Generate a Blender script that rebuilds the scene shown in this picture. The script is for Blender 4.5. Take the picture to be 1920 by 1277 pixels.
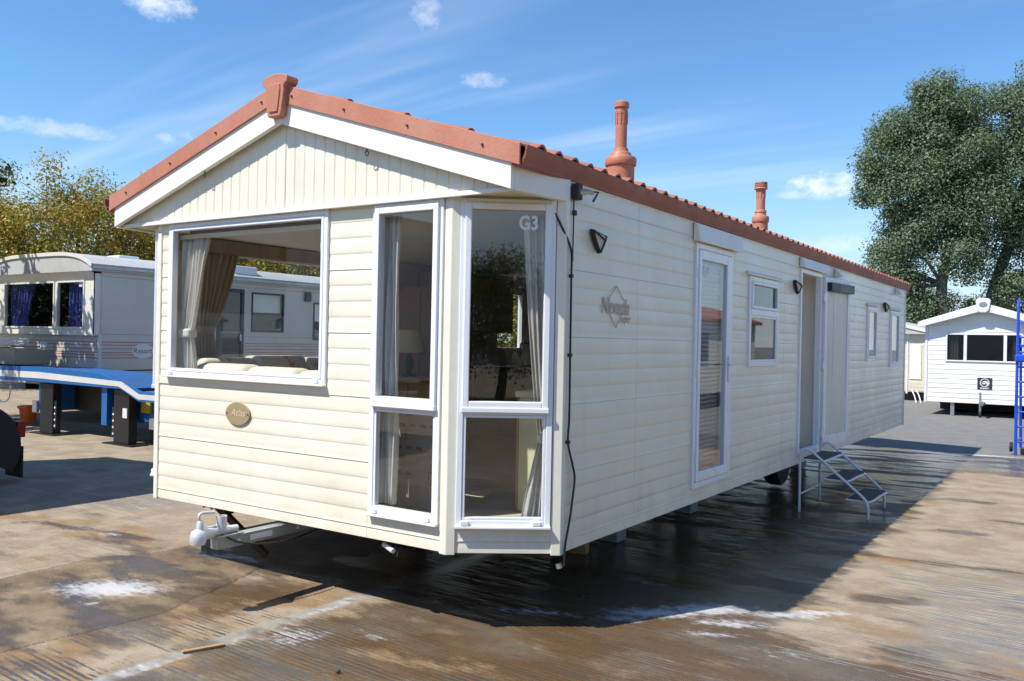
import bpy, bmesh, math, random
import numpy as np
from mathutils import Vector, Matrix
R=math.radians
random.seed(7); rng=np.random.default_rng(11)
for o in list(bpy.data.objects): bpy.data.objects.remove(o)
sc=bpy.context.scene; col=sc.collection

# ------------------------------------------------------------------ camera
CAM=Vector((6.499,-4.386,1.881)); YAW,PITCH,ROLL,FPX=-0.5908,0.0003,0.0201,1627.8
cd=bpy.data.cameras.new('camera'); cam=bpy.data.objects.new('camera',cd); col.objects.link(cam)
cd.sensor_width=36; cd.lens=FPX/1920*36; cd.clip_start=0.05; cd.clip_end=3000
fw=Vector((math.sin(YAW)*math.cos(PITCH),math.cos(YAW)*math.cos(PITCH),math.sin(PITCH)))
rt=Vector((math.cos(YAW),-math.sin(YAW),0)); up=rt.cross(fw)
rt2=math.cos(ROLL)*rt+math.sin(ROLL)*up; up2=-math.sin(ROLL)*rt+math.cos(ROLL)*up
m=Matrix((rt2,up2,-fw)).transposed().to_4x4(); m.translation=CAM; cam.matrix_world=m
sc.camera=cam
# ------------------------------------------------------------------ light
SUN=Vector((1.0,1.97,-3.03)).normalized()          # direction the light travels
sd=bpy.data.lights.new('sun','SUN'); so=bpy.data.objects.new('sun',sd); col.objects.link(so)
sd.energy=4.6; sd.angle=R(0.53); sd.color=(1,.955,.885); so.location=(-10,-20,30)
so.rotation_euler=SUN.to_track_quat('-Z','Y').to_euler()
world=bpy.data.worlds.new('World'); sc.world=world; world.use_nodes=True
wn=world.node_tree; wn.nodes.clear()
def wnode(t,**k):
    n=wn.nodes.new(t)
    for a,v in k.items(): setattr(n,a,v)
    return n
def wmath(op,a,b=None,clamp=False):
    n=wnode('ShaderNodeMath',operation=op,use_clamp=clamp)
    for i,v in enumerate((a,b)):
        if v is None: continue
        if isinstance(v,(int,float)): n.inputs[i].default_value=v
        else: wn.links.new(v,n.inputs[i])
    return n.outputs[0]
sky=wnode('ShaderNodeTexSky',sky_type='NISHITA'); sky.sun_disc=False
sky.sun_elevation=math.asin(-SUN.z); sky.sun_rotation=math.atan2(-SUN.x,-SUN.y); sky.altitude=0
sky.air_density=1.0; sky.dust_density=0.0; sky.ozone_density=4.0
world.cycles.sampling_method='MANUAL'; world.cycles.sample_map_resolution=512
tc=wnode('ShaderNodeTexCoord'); sep=wnode('ShaderNodeSeparateXYZ'); wn.links.new(tc.outputs['Generated'],sep.inputs[0])
zz=wmath('ADD',wmath('MAXIMUM',sep.outputs[2],0.0),0.12)
comb=wnode('ShaderNodeCombineXYZ')
wn.links.new(wmath('DIVIDE',sep.outputs[0],zz),comb.inputs[0]); wn.links.new(wmath('DIVIDE',sep.outputs[1],zz),comb.inputs[1])
def wnoise(vec,rot,scale,nscale,detail,rough,dist=0):
    mp=wnode('ShaderNodeMapping'); wn.links.new(vec,mp.inputs[0]); mp.inputs['Rotation'].default_value=(0,0,rot); mp.inputs['Scale'].default_value=scale
    n=wnode('ShaderNodeTexNoise'); wn.links.new(mp.outputs[0],n.inputs['Vector'])
    n.inputs['Scale'].default_value=nscale; n.inputs['Detail'].default_value=detail; n.inputs['Roughness'].default_value=rough; n.inputs['Distortion'].default_value=dist
    return n.outputs['Fac']
def wmr(v,a,b,lo=0,hi=1):
    n=wnode('ShaderNodeMapRange',interpolation_type='SMOOTHSTEP'); wn.links.new(v,n.inputs[0])
    for i,x in enumerate((a,b,lo,hi)): n.inputs[i+1].default_value=x
    return n.outputs[0]
cir=wmath('MULTIPLY',wmr(wnoise(comb.outputs[0],R(-52),(.16,1.2,1),1.3,4,.62,0),.44,.78),wmr(wnoise(comb.outputs[0],0,(.5,.5,1),.9,1,.5),.38,.62))
cir=wmath('MULTIPLY',cir,.58)
cu=cir
# small fair-weather cumulus: one by the flue and scattered far puffs
NZ=wnoise(tc.outputs['Generated'],.3,(1,1,1.5),52,4,.62)
def puff(px,py,wx,wy,dens,nsc,seed):
    d=(fw+rt2*(px-960)/FPX-up2*(py-638.5)/FPX).normalized()
    s=d.cross(Vector((0,0,1))).normalized(); u=s.cross(d)
    def dot(v):
        n=wnode('ShaderNodeVectorMath',operation='DOT_PRODUCT'); wn.links.new(tc.outputs['Generated'],n.inputs[0]); n.inputs[1].default_value=v; return n.outputs['Value']
    a=wmath('MULTIPLY',dot(s),1/wx); b=wmath('MULTIPLY',dot(u),1/wy); f=dot(d)
    r2=wmath('ADD',wmath('MULTIPLY',a,a),wmath('MULTIPLY',b,b))
    base=wmath('SUBTRACT',1.0,r2)
    nz=NZ
    v=wmath('ADD',base,wmath('MULTIPLY',wmath('SUBTRACT',nz,.5),2.6))
    k=wmath('MULTIPLY',wmr(v,-.05,1.6),dens)
    return wmath('MULTIPLY',k,wmath('GREATER_THAN',f,0.0))
for a in ((1545,345,.048,.017,.95,46,.3),(1612,352,.03,.007,.6,60,.8),(1490,365,.035,.006,.4,60,1.8),(300,8,.035,.016,.8,48,1.1),(905,150,.03,.011,.45,50,2.6),(800,20,.022,.03,.4,50,2.6),(90,240,.10,.010,.4,30,.9),(308,259,.012,.009,.4,80,2.),(352,252,.014,.008,.3,80,.5),(1560,460,.08,.012,.35,40,.4)):
    cu=wmath('MAXIMUM',cu,puff(*a))
hs=wnode('ShaderNodeHueSaturation'); hs.inputs['Saturation'].default_value=1.18; hs.inputs['Value'].default_value=1.0; wn.links.new(sky.outputs[0],hs.inputs['Color'])
hz_=wnode('ShaderNodeMix',data_type='RGBA'); wn.links.new(wmr(sep.outputs[2],.0,.22,.75,0.),hz_.inputs[0]); wn.links.new(hs.outputs[0],hz_.inputs[6]); hz_.inputs[7].default_value=(2.9,3.9,5.0,1)      # pale haze all round the horizon
mx=wnode('ShaderNodeMix',data_type='RGBA'); wn.links.new(cu,mx.inputs[0]); wn.links.new(hz_.outputs[2],mx.inputs[6]); mx.inputs[7].default_value=(6.2,6.4,6.7,1)
bg=wnode('ShaderNodeBackground'); wn.links.new(mx.outputs[2],bg.inputs[0]); bg.inputs[1].default_value=.13
wo=wnode('ShaderNodeOutputWorld'); wn.links.new(bg.outputs[0],wo.inputs[0])
vs=sc.view_settings; vs.view_transform='Standard'; vs.look='None'; vs.exposure=0.52; vs.gamma=1; vs.use_curve_mapping=False
sc.render.engine='CYCLES'
sc.cycles.max_bounces=8; sc.cycles.transparent_max_bounces=16; sc.cycles.glossy_bounces=3; sc.cycles.diffuse_bounces=4; sc.cycles.use_adaptive_sampling=True; sc.cycles.adaptive_threshold=.02; sc.cycles.use_denoising=True
sc.cycles.caustics_reflective=False; sc.cycles.caustics_refractive=False

# ------------------------------------------------------------------ materials
class MT:
    def __init__(s,name):
        s.m=bpy.data.materials.new(name); s.m.use_nodes=True; s.t=s.m.node_tree; s.t.nodes.clear()
        s.out=s.t.nodes.new('ShaderNodeOutputMaterial'); s._p=None
    def n(s,t,ins=None,**k):
        n=s.t.nodes.new(t)
        for a,v in k.items(): setattr(n,a,v)
        for a,v in (ins or {}).items(): s.set(n.inputs[a],v)
        return n
    def set(s,i,v):
        if hasattr(v,'is_output'): s.t.links.new(v,i)
        else: i.default_value=v
    def P(s):
        if s._p is None: s._p=s.n('ShaderNodeNewGeometry').outputs['Position']
        return s._p
    def math(s,op,a,b=None,clamp=False):
        n=s.n('ShaderNodeMath',operation=op,use_clamp=clamp); s.set(n.inputs[0],a)
        if b is not None: s.set(n.inputs[1],b)
        return n.outputs[0]
    def mr(s,v,a,b,lo=0.,hi=1.,smooth=True):
        n=s.n('ShaderNodeMapRange',interpolation_type='SMOOTHSTEP' if smooth else 'LINEAR'); s.set(n.inputs[0],v)
        for i,x in enumerate((a,b,lo,hi)): s.set(n.inputs[i+1],x)
        return n.outputs[0]
    def noise(s,scale=1.,sc3=(1,1,1),detail=4,rough=.55,dist=0,vec=None):
        mp=s.n('ShaderNodeMapping',{0:vec or s.P(),'Scale':sc3})
        return s.n('ShaderNodeTexNoise',{'Vector':mp.outputs[0],'Scale':scale,'Detail':detail,'Roughness':rough,'Distortion':dist}).outputs['Fac']
    def mix(s,f,a,b,mode='MIX'):
        n=s.n('ShaderNodeMix',data_type='RGBA',blend_type=mode); s.set(n.inputs[0],f); s.set(n.inputs[6],c4(a)); s.set(n.inputs[7],c4(b)); return n.outputs[2]
    def attr(s,name,o='Fac'): return s.n('ShaderNodeAttribute',attribute_name=name).outputs[o]
    def bump(s,h,dist,strength=1.): return s.n('ShaderNodeBump',{'Height':h,'Distance':dist,'Strength':strength}).outputs[0]
    def bsdf(s,color,rough=.5,metal=0.,normal=None,**k):
        b=s.n('ShaderNodeBsdfPrincipled',{'Base Color':c4(color),'Roughness':rough,'Metallic':metal})
        if normal is not None: s.set(b.inputs['Normal'],normal)
        for a,v in k.items(): s.set(b.inputs[a.replace('_',' ')],v)
        s.t.links.new(b.outputs[0],s.out.inputs[0]); return b
def c4(c): return c if hasattr(c,'is_output') else (tuple(c)+(1,) if len(c)==3 else c)
M={}
def paint(name,c,rough=.4,dirt=.12,dirtc=(.25,.2,.13),scale=2.,bumpd=0,metal=0,streak=False,**k):
    t=MT(name)
    n1=t.noise(scale,(1,1,.25) if streak else (1,1,1),6,.6); n2=t.noise(scale*12,(1,1,1),3)
    f=t.math('MULTIPLY',t.mr(t.math('ADD',n1,t.math('MULTIPLY',n2,.35)),.55,.95),dirt)
    rr=t.mr(n1,.3,.7,rough*.85,rough*1.2)
    t.bsdf(t.mix(f,c,dirtc),rr,metal,t.bump(n2,bumpd) if bumpd else None,**k); M[name]=t.m; return t.m
# cream cladding: faint grime streaks, growing towards the lower edge where the wash has splashed
def cladding(name,c,rough,zlow):
    t=MT(name); sepz=t.n('ShaderNodeSeparateXYZ',{0:t.P()}).outputs[2]
    st=t.noise(7,(1,1,.16),5,.6); big=t.noise(.9,(1,1,1),4)
    low=t.mr(sepz,zlow,zlow+.75,1,0)
    f=t.math('ADD',t.math('MULTIPLY',t.mr(st,.5,.85),.13),t.math('MULTIPLY',t.math('MULTIPLY',low,t.mr(t.noise(4,(1,1,.5),6,.65),.38,.75)),.24),True)
    cc=t.mix(t.mr(big,.35,.65),c,(c[0]*.96,c[1]*.955,c[2]*.93))
    wob=t.noise(1.6,(1,1,1),2)
    t.bsdf(t.mix(f,cc,(.36,.31,.2)),t.mr(big,.3,.7,rough,rough*1.35),0,t.bump(t.math('ADD',wob,t.math('MULTIPLY',st,.05)),.03),Specular_IOR_Level=.55); M[name]=t.m
cladding('cream',(.80,.76,.63),.27,.5)
cladding('white_cladding',(.80,.80,.78),.3,.3)
cladding('beige_cladding',(.66,.60,.48),.35,.3)
paint('post',(.79,.76,.64),.35,.14)
paint('fascia',(.82,.80,.72),.42,.10,streak=True)
paint('upvc',(.80,.815,.84),.28,.08,(.45,.42,.36))
paint('soffit',(.74,.68,.47),.5,.1)
paint('terra',(.45,.17,.10),.55,.5,(.50,.25,.18),4,.002,streak=True)
paint('tile',(.38,.14,.085),.75,.7,(.15,.085,.06),4,.005)
paint('gutter',(.29,.082,.045),.5,.3,(.16,.08,.06),3)
paint('black',(.012,.012,.014),.4,.2,(.05,.05,.05))
paint('rubber',(.016,.016,.017),.75,.4,(.06,.055,.05),6,.002)
paint('dark_steel',(.03,.025,.022),.6,.5,(.09,.045,.025),5)
paint('rust',(.085,.04,.022),.8,.6,(.02,.015,.012),9,.003)
paint('galv',(.42,.44,.45),.38,.4,(.2,.2,.2),14,0,.75)
paint('silver',(.72,.73,.75),.4,.15,(.3,.3,.3),8,0,.35)
paint('white_paint',(.74,.75,.77),.35,.25,(.3,.22,.15),6)
paint('tread',(.06,.057,.055),.7,.4,(.14,.12,.1),20,.003)
paint('blue_paint',(.012,.125,.36),.35,.3,(.02,.04,.09),3)
paint('dark_blue',(.012,.10,.29),.6,.6,(.05,.05,.05),3)
paint('ladder_blue',(.012,.075,.56),.32,.15,(.1,.1,.2),6)
paint('reflect_white',(.62,.63,.62),.4,.25)
paint('orange',(.9,.14,.02),.4,.1)
paint('red_lens',(.30,.01,.008),.15,.1)
paint('gold',(.46,.36,.20),.42,.15,metal=.35)
paint('gold_letter',(.66,.57,.40),.4,.05)
paint('wood',(.42,.24,.10),.6,.4,(.2,.1,.04),12,.002)
paint('wood_dark',(.23,.115,.045),.45,.3,(.12,.055,.02),6)
paint('cabinet',(.36,.29,.19),.5,.15)
paint('cabinet_pale',(.66,.63,.40),.5,.1)
paint('worktop',(.02,.02,.022),.2,.1)
paint('inner',(.68,.61,.49),.65,.1)
paint('hall',(.84,.79,.69),.6,.1)
paint('dado',(.45,.37,.2),.6,.1)
paint('concrete_block',(.40,.40,.39),.9,.3,(.2,.2,.19),9,.004)
paint('stone',(.05,.045,.04),.9,.3,scale=20)
paint('lamp_glass',(.55,.55,.5),.2,.1)
paint('card',(.52,.46,.40),.7,.3,(.40,.25,.18),5)
paint('print_red',(.42,.16,.11),.7,.2)
paint('shade',(.62,.52,.33),.8,.05)
paint('logo_grey',(.46,.41,.35),.5,.1)
paint('logo_red',(.52,.37,.30),.5,.1)
paint('letter_white',(.78,.79,.80),.5,.05)
paint('plate',(.035,.035,.04),.4,.1)
paint('pink_stripe',(.52,.22,.16),.5,.2)
paint('resort_cladding',(.58,.55,.49),.42,.2,(.34,.29,.22),1.2,streak=True)
paint('resort_trim',(.70,.67,.58),.45,.2,(.3,.27,.2),4)
paint('roof_felt',(.45,.45,.44),.7,.3)
paint('sign_face',(.72,.72,.70),.4,.1)
paint('sign_ink',(.06,.07,.09),.5,.0)
paint('hose',(.70,.70,.68),.4,.1)
paint('tank',(.36,.32,.22),.7,.4)
paint('yellow_bolt',(.4,.28,.02),.5,.2)
paint('bark',(.13,.10,.075),.9,.5,(.05,.04,.03),6,.02)
paint('bark_grey',(.16,.15,.13),.9,.5,(.05,.045,.04),5,.03)
paint('orange_reflection',(.62,.16,.05),.6,.1)  # tone of a reflected orange thing, painted into the far windows
paint('cream_blind',(.62,.60,.5),.6,.1)
paint('slat_blue',(.30,.33,.39),.4,.05)
paint('cable',(.012,.012,.013),.4,.05)
paint('ceiling',(.72,.66,.57),.7,.05)
# cloth
def cloth(name,c,c2,tr=.25):
    t=MT(name); n=t.noise(60,(1,1,.3),2); n2=t.noise(5,(1,1,.3),3)
    cc=t.mix(t.mr(n2,.35,.65),c,c2)
    d=t.n('ShaderNodeBsdfDiffuse',{'Color':cc}); d2=t.n('ShaderNodeBsdfTranslucent',{'Color':cc})
    mx=t.n('ShaderNodeMixShader',{0:tr}); t.t.links.new(d.outputs[0],mx.inputs[1]); t.t.links.new(d2.outputs[0],mx.inputs[2])
    t.t.links.new(mx.outputs[0],t.out.inputs[0]); M[name]=t.m
cloth('curtain_cream',(.86,.83,.77),(.78,.73,.65))
cloth('curtain_brown',(.62,.50,.37),(.50,.39,.27),.25)
cloth('curtain_blue',(.11,.13,.42),(.05,.06,.24),.15)
cloth('sofa_fabric',(.56,.43,.28),(.45,.33,.22),0.)
t=MT('sofa_print'); nz=t.noise(3.2,(1,1,1),3,.5); nz2=t.noise(7,(1,1,1),2)
t.bsdf(t.mix(t.mr(nz2,.60,.66),t.mix(t.mr(nz,.45,.58),(.84,.72,.54),(.74,.68,.55)),(.62,.26,.17)),.9); M['sofa_print']=t.m
t=MT('carpet'); n=t.noise(90,(1,1,1),3,.7); t.bsdf(t.mix(n,(.34,.29,.22),(.60,.53,.43)),.95,0,t.bump(n,.006)); M['carpet']=t.m
# glass: clear transmission with a Fresnel mirror on each face
def glass(name,tint,ior,rough=0.):
    t=MT(name); f0=((ior-1)/(ior+1))**2; g_=t.n('ShaderNodeNewGeometry'); dt=t.n('ShaderNodeVectorMath',{0:g_.outputs['Incoming'],1:g_.outputs['Normal']},operation='DOT_PRODUCT').outputs['Value']
    fr=t.math('ADD',f0,t.math('MULTIPLY',t.math('POWER',t.math('SUBTRACT',1.,t.math('ABSOLUTE',dt)),5.),1-f0),True)     # Schlick, same from both sides
    a=t.n('ShaderNodeBsdfTransparent',{'Color':c4(tint)}); b=t.n('ShaderNodeBsdfGlossy',{'Color':(1,1,1,1),'Roughness':rough})
    wv=t.noise(2.2,(1,1,1),1); t.set(b.inputs['Normal'],t.bump(wv,.0003))
    mx=t.n('ShaderNodeMixShader',{0:fr}); t.t.links.new(a.outputs[0],mx.inputs[1]); t.t.links.new(b.outputs[0],mx.inputs[2])
    t.t.links.new(mx.outputs[0],t.out.inputs[0]); M[name]=t.m
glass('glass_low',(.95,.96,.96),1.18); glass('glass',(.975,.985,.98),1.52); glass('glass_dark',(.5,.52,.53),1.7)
t=MT('frosted'); n=t.noise(40,(1,1,.35),3,.6); a=t.n('ShaderNodeBsdfTranslucent',{'Color':(.84,.86,.78,1)}); b=t.n('ShaderNodeBsdfDiffuse',{'Color':t.mix(t.noise(9,(1,1,.12),4,.6),(.62,.67,.56),(.86,.88,.79))}); g_=t.n('ShaderNodeBsdfGlossy',{'Roughness':.22,'Normal':t.bump(n,.01)})
x1=t.n('ShaderNodeMixShader',{0:.88}); t.t.links.new(a.outputs[0],x1.inputs[1]); t.t.links.new(b.outputs[0],x1.inputs[2])
x2=t.n('ShaderNodeMixShader',{0:.26}); t.t.links.new(x1.outputs[0],x2.inputs[1]); t.t.links.new(g_.outputs[0],x2.inputs[2]); t.t.links.new(x2.outputs[0],t.out.inputs[0]); M['frosted']=t.m
# leaves: tint per leaf, translucent
def leafmat(name,under=None,spec=.3,tr=.35):
    t=MT(name); cc=t.attr('tint','Color')
    if under is not None:
        bf=t.n('ShaderNodeNewGeometry').outputs['Backfacing']; cc=t.mix(t.math('MULTIPLY',bf,.75),cc,under)
    p=t.n('ShaderNodeBsdfPrincipled',{'Base Color':cc,'Roughness':.45,'Specular IOR Level':spec}); d2=t.n('ShaderNodeBsdfTranslucent',{'Color':cc})
    mx=t.n('ShaderNodeMixShader',{0:tr}); t.t.links.new(p.outputs[0],mx.inputs[1]); t.t.links.new(d2.outputs[0],mx.inputs[2]); t.t.links.new(mx.outputs[0],t.out.inputs[0]); M[name]=t.m
leafmat('leaf'); leafmat('leaf_poplar',(.17,.21,.145),.22,.3)

# ------------------------------------------------------------------ mesh helpers
WL={}
class MB:
    def __init__(s): s.v=[]; s.f=[]
    def add(s,vs,fs):
        b=len(s.v); s.v+= [tuple(p) for p in vs]; s.f+=[tuple(i+b for i in f) for f in fs]; return s
    def box(s,x0,x1,y0,y1,z0,z1):
        return s.add([(x,y,z) for z in (z0,z1) for y in (y0,y1) for x in (x0,x1)],[(0,2,3,1),(4,5,7,6),(0,1,5,4),(2,6,7,3),(0,4,6,2),(1,3,7,5)])
    def obox(s,c,ax,ay,az):      # oriented box: centre and three half-axis vectors
        c,ax,ay,az=map(Vector,(c,ax,ay,az))
        return s.add([c+i*ax+j*ay+k*az for k in (-1,1) for j in (-1,1) for i in (-1,1)],[(0,2,3,1),(4,5,7,6),(0,1,5,4),(2,6,7,3),(0,4,6,2),(1,3,7,5)])
    def prism(s,poly,ax,a,b):    # 2-D polygon extruded along axis ax
        def P(u,v,w): return {'x':(w,u,v),'y':(u,w,v),'z':(u,v,w)}[ax]
        n=len(poly); vs=[P(u,v,a) for u,v in poly]+[P(u,v,b) for u,v in poly]
        fs=[tuple(range(n)),tuple(range(2*n-1,n-1,-1))]+[(i,(i+1)%n,(i+1)%n+n,i+n) for i in range(n)]
        return s.add(vs,fs)
    def tube(s,pts,r,n=8):
        pts=[Vector(p) for p in pts]; rs=r if isinstance(r,(list,tuple)) else [r]*len(pts); rings=[]
        ref=None
        for i,p in enumerate(pts):
            t=(pts[min(i+1,len(pts)-1)]-pts[max(i-1,0)]).normalized()
            if ref is None: ref=t.orthogonal().normalized()
            a=(ref-t*ref.dot(t)).normalized(); ref=a; b=t.cross(a)
            rings.append([p+(a*math.cos(2*math.pi*k/n)+b*math.sin(2*math.pi*k/n))*rs[i] for k in range(n)])
        vs=[q for g in rings for q in g]; fs=[]
        for i in range(len(pts)-1):
            for k in range(n): fs.append((i*n+k,i*n+(k+1)%n,(i+1)*n+(k+1)%n,(i+1)*n+k))
        fs+= [tuple(range(n-1,-1,-1)),tuple(range(len(vs)-n,len(vs)))]
        return s.add(vs,fs)
    def lathe(s,prof,c,n=24,ax='z'):
        vs=[];fs=[]
        for r,h in prof:
            for k in range(n):
                a=2*math.pi*k/n; u,v=r*math.cos(a),r*math.sin(a)
                vs.append({'z':(c[0]+u,c[1]+v,c[2]+h),'x':(c[0]+h,c[1]+u,c[2]+v),'y':(c[0]+u,c[1]+h,c[2]+v)}[ax])
        for i in range(len(prof)-1):
            for k in range(n): fs.append((i*n+k,i*n+(k+1)%n,(i+1)*n+(k+1)%n,(i+1)*n+k))
        fs+=[tuple(range(n-1,-1,-1)),tuple(range(len(vs)-n,len(vs)))]
        return s.add(vs,fs)
    def sweep(s,prof,p0,p1,out):  # open profile (offset along out, z) swept from p0 to p1, closed at the back
        p0,p1,out=Vector(p0),Vector(p1),Vector(out); n=len(prof)
        vs=[p+out*o+Vector((0,0,z)) for p in (p0,p1) for o,z in prof]
        fs=[(i,i+1,i+1+n,i+n) for i in range(n-1)]+[(n-1,0,n,2*n-1),tuple(range(n)),tuple(range(2*n-1,n-1,-1))]
        return s.add(vs,fs)
    def build(s,name,mat,parent=None,smooth=False,bevel=0,seg=2,origin=None,fix=True,angle=40):
        v=np.array(s.v,float)
        if origin is None: lo,hi=v.min(0),v.max(0); origin=((lo[0]+hi[0])/2,(lo[1]+hi[1])/2,lo[2])
        origin=Vector(origin); me=bpy.data.meshes.new(name)
        me.from_pydata([tuple(p) for p in (v-np.array(origin))],[],s.f)
        if fix:
            bm=bmesh.new(); bm.from_mesh(me); bmesh.ops.recalc_face_normals(bm,faces=bm.faces); bm.to_mesh(me); bm.free()
        me.materials.append(M[mat])
        if smooth:
            me.polygons.foreach_set('use_smooth',[True]*len(me.polygons))
            try: me.set_sharp_from_angle(angle=R(angle))
            except Exception: pass
        o=link(name,me,origin,parent)
        if bevel:
            b=o.modifiers.new('bevel','BEVEL'); b.width=bevel; b.segments=seg; b.limit_method='ANGLE'; b.angle_limit=R(35)
        return o
def link(name,me,worldloc,parent=None):
    o=bpy.data.objects.new(name,me); col.objects.link(o); wl=Vector(worldloc); WL[o.name]=wl
    if parent is not None: o.parent=parent; o.location=wl-WL[parent.name]
    else: o.location=wl
    return o
def empty(name,loc,label,cat,group=None):
    o=bpy.data.objects.new(name,None); col.objects.link(o); o.location=loc; WL[o.name]=Vector(loc); o.empty_display_size=.2
    return tag(o,label,cat,group)
def tag(o,label,cat,group=None):
    o['label']=label; o['category']=cat
    if group: o['group']=group
    return o
def struct(o,kind='structure'): o['kind']=kind; return o
def copy_tree(o,parent=None):
    c=o.copy(); col.objects.link(c); c.parent=parent
    for ch in list(o.children): copy_tree(ch,c)
    return c
def bx(name,mat,parent,x0,x1,y0,y1,z0,z1,bevel=0,**k): return MB().box(x0,x1,y0,y1,z0,z1).build(name,mat,parent,bevel=bevel,**k)
def text(name,body,size,mat,parent,origin,right,upv,ext=.001,italic=0,bold=0,sx=1.):
    cu_=bpy.data.curves.new('t','FONT'); cu_.body=body; cu_.size=size; cu_.align_x='CENTER'; cu_.align_y='CENTER'; cu_.extrude=ext; cu_.shear=italic; cu_.offset=bold; cu_.resolution_u=3
    ob=bpy.data.objects.new('t',cu_); col.objects.link(ob); dg=bpy.context.evaluated_depsgraph_get()
    me=bpy.data.meshes.new_from_object(ob.evaluated_get(dg)); bpy.data.objects.remove(ob); bpy.data.curves.remove(cu_)
    r=Vector(right).normalized(); u=Vector(upv).normalized(); n=r.cross(u)
    mm=Matrix((r*sx,u,n)).transposed().to_4x4(); me.transform(mm); me.name=name
    me.materials.clear(); me.materials.append(M[mat]); return link(name,me,origin,parent)
def wall_cells(mb,u0,u1,z0,z1,holes,put):
    us=sorted({u0,u1}|{h[i] for h in holes for i in (0,1) if u0<h[i]<u1}); zs=sorted({z0,z1}|{h[i] for h in holes for i in (2,3) if z0<h[i]<z1})
    for a,b in zip(us,us[1:]):
        for c,d in zip(zs,zs[1:]):
            if any(h[0]<=a+1e-6 and b-1e-6<=h[1] and h[2]<=c+1e-6 and d-1e-6<=h[3] for h in holes): continue
            put(a,b,c,d)
def curtain(name,label,mat,p0,dirv,wid,z0,z1,tie=None,tiew=.4,side=0,amp=.03,pleats=7,group=None,grow=1.15):
    p0=Vector((p0[0],p0[1],0)); d=Vector((dirv[0],dirv[1],0)).normalized(); nrm=Vector((-d.y,d.x,0)); nu,nz=pleats*8+1,26; mb=MB(); vs=[]
    for j in range(nz):
        z=z0+(z1-z0)*j/(nz-1)
        if tie is None: k=1.0
        elif z>tie: q=(z-tie)/(z1-tie); k=tiew+(1-tiew)*(q**.75)
        else: q=(tie-z)/max(.01,tie-z0); k=tiew+(tiew*grow-tiew)*q+.12*math.sin(min(q,1)*math.pi*.5)
        for i in range(nu):
            u=i/(nu-1); uu=u*wid*k if side==0 else wid-(1-u)*wid*k
            off=amp*(.6+.4*k)*math.sin(u*pleats*2*math.pi+.8*math.sin(z*3+u*5))+.012*math.sin(u*9+z*4)
            vs.append(p0+d*uu+nrm*off+Vector((0,0,z)))
    fs=[(j*nu+i,j*nu+i+1,(j+1)*nu+i+1,(j+1)*nu+i) for j in range(nz-1) for i in range(nu-1)]
    mb.add(vs,fs); o=mb.build(name,mat,None,smooth=True,fix=False,angle=180); s_=o.modifiers.new('cloth','SOLIDIFY'); s_.thickness=.003
    if tie is not None:
        a=p0+d*(0 if side==0 else wid-wid*tiew); b=a+d*wid*tiew
        MB().obox(((a+b)/2)+Vector((0,0,tie)),d*(wid*tiew*.55),nrm*(amp+.022),Vector((0,0,.038))).build('tie_back',mat,o,bevel=.02,seg=3)
    return tag(o,label,'curtain',group)

# ------------------------------------------------------------------ ground
def poly_sd(px,py,poly):
    d=np.full(px.shape,1e9); ins=np.zeros(px.shape,bool); n=len(poly)
    for i in range(n):
        (ax,ay),(bx_,by)=poly[i],poly[(i+1)%n]; ex,ey=bx_-ax,by-ay
        t_=np.clip(((px-ax)*ex+(py-ay)*ey)/(ex*ex+ey*ey),0,1); d=np.minimum(d,np.hypot(px-ax-t_*ex,py-ay-t_*ey))
        c=((ay>py)!=(by>py))&(px<(bx_-ax)*(py-ay)/((by-ay) or 1e-9)+ax); ins^=c
    return np.where(ins,d,-d)
PATCH=[(-.36,-1.06),(-.39,-.37),(-.16,.16),(-.18,.52),(.35,.5),(.89,.43),(1.01,.11),(1.16,-.35),(1.31,-.83),(1.22,-1.80),(1.1,-3.6),(-.9,-3.6)]
FOAM=[(.52,-.72,.50,.27,35,1.25),(3.3,.75,.6,.12,22,.8),(4.0,1.25,.5,.16,35,1.1),(4.9,1.95,.35,.1,35,1.),(.62,-.5,.2,.1,20,.9),(.3,-.55,.25,.12,60,.6),(.75,-1.0,.18,.1,60,.7),(3.85,.98,.3,.13,35,.8),(4.25,1.55,.5,.2,38,1.1),(4.72,1.75,.4,.11,35,1),(4.5,1.35,.4,.12,30,1),(4.45,1.05,.3,.1,25,.8),(3.5,.85,.35,.12,20,.55),
 (2.36,-.6,.30,.3,20,.8),(2.75,-.3,.3,.12,10,.55),(2.1,.0,.09,.55,0,.8),(2.11,-.9,.06,.25,0,.7),(2.07,-1.5,.09,.5,0,.75),(-1.1,.3,.16,.07,10,1),(-.3,-.25,.2,.08,30,.5),(5.0,1.0,.4,.12,20,.6),(5.2,.4,.35,.1,20,.5),(4.7,.35,.4,.1,15,.45),(3.7,3.2,.5,.3,30,.35),(3.6,1.9,.5,.35,10,.4),
 (3.2,12.1,1.1,.3,10,.9),(4.75,13.25,1.0,.2,10,1.15),(4.3,10.3,1.1,.2,10,.7),(4.4,8.9,.7,.15,10,.6),(3.9,10.9,1.0,.15,0,.8),(5.4,12.2,.7,.12,5,.6)]
def softbox(x,y,x0,x1,y0,y1,s): return np.clip(np.minimum.reduce([(x-x0)/s,(x1-x)/s,(y-y0)/s,(y1-y)/s]),-1,1)
def vn(x,y,seed):
    g_=np.random.default_rng(seed).random((257,257)); xi=np.floor(x).astype(int); yi=np.floor(y).astype(int); fx=x-xi; fy=y-yi; fx=fx*fx*(3-2*fx); fy=fy*fy*(3-2*fy)
    q=lambda a,b: g_[a%257,b%257]
    return (q(xi,yi)*(1-fx)+q(xi+1,yi)*fx)*(1-fy)+(q(xi,yi+1)*(1-fx)+q(xi+1,yi+1)*fx)*fy
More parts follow.
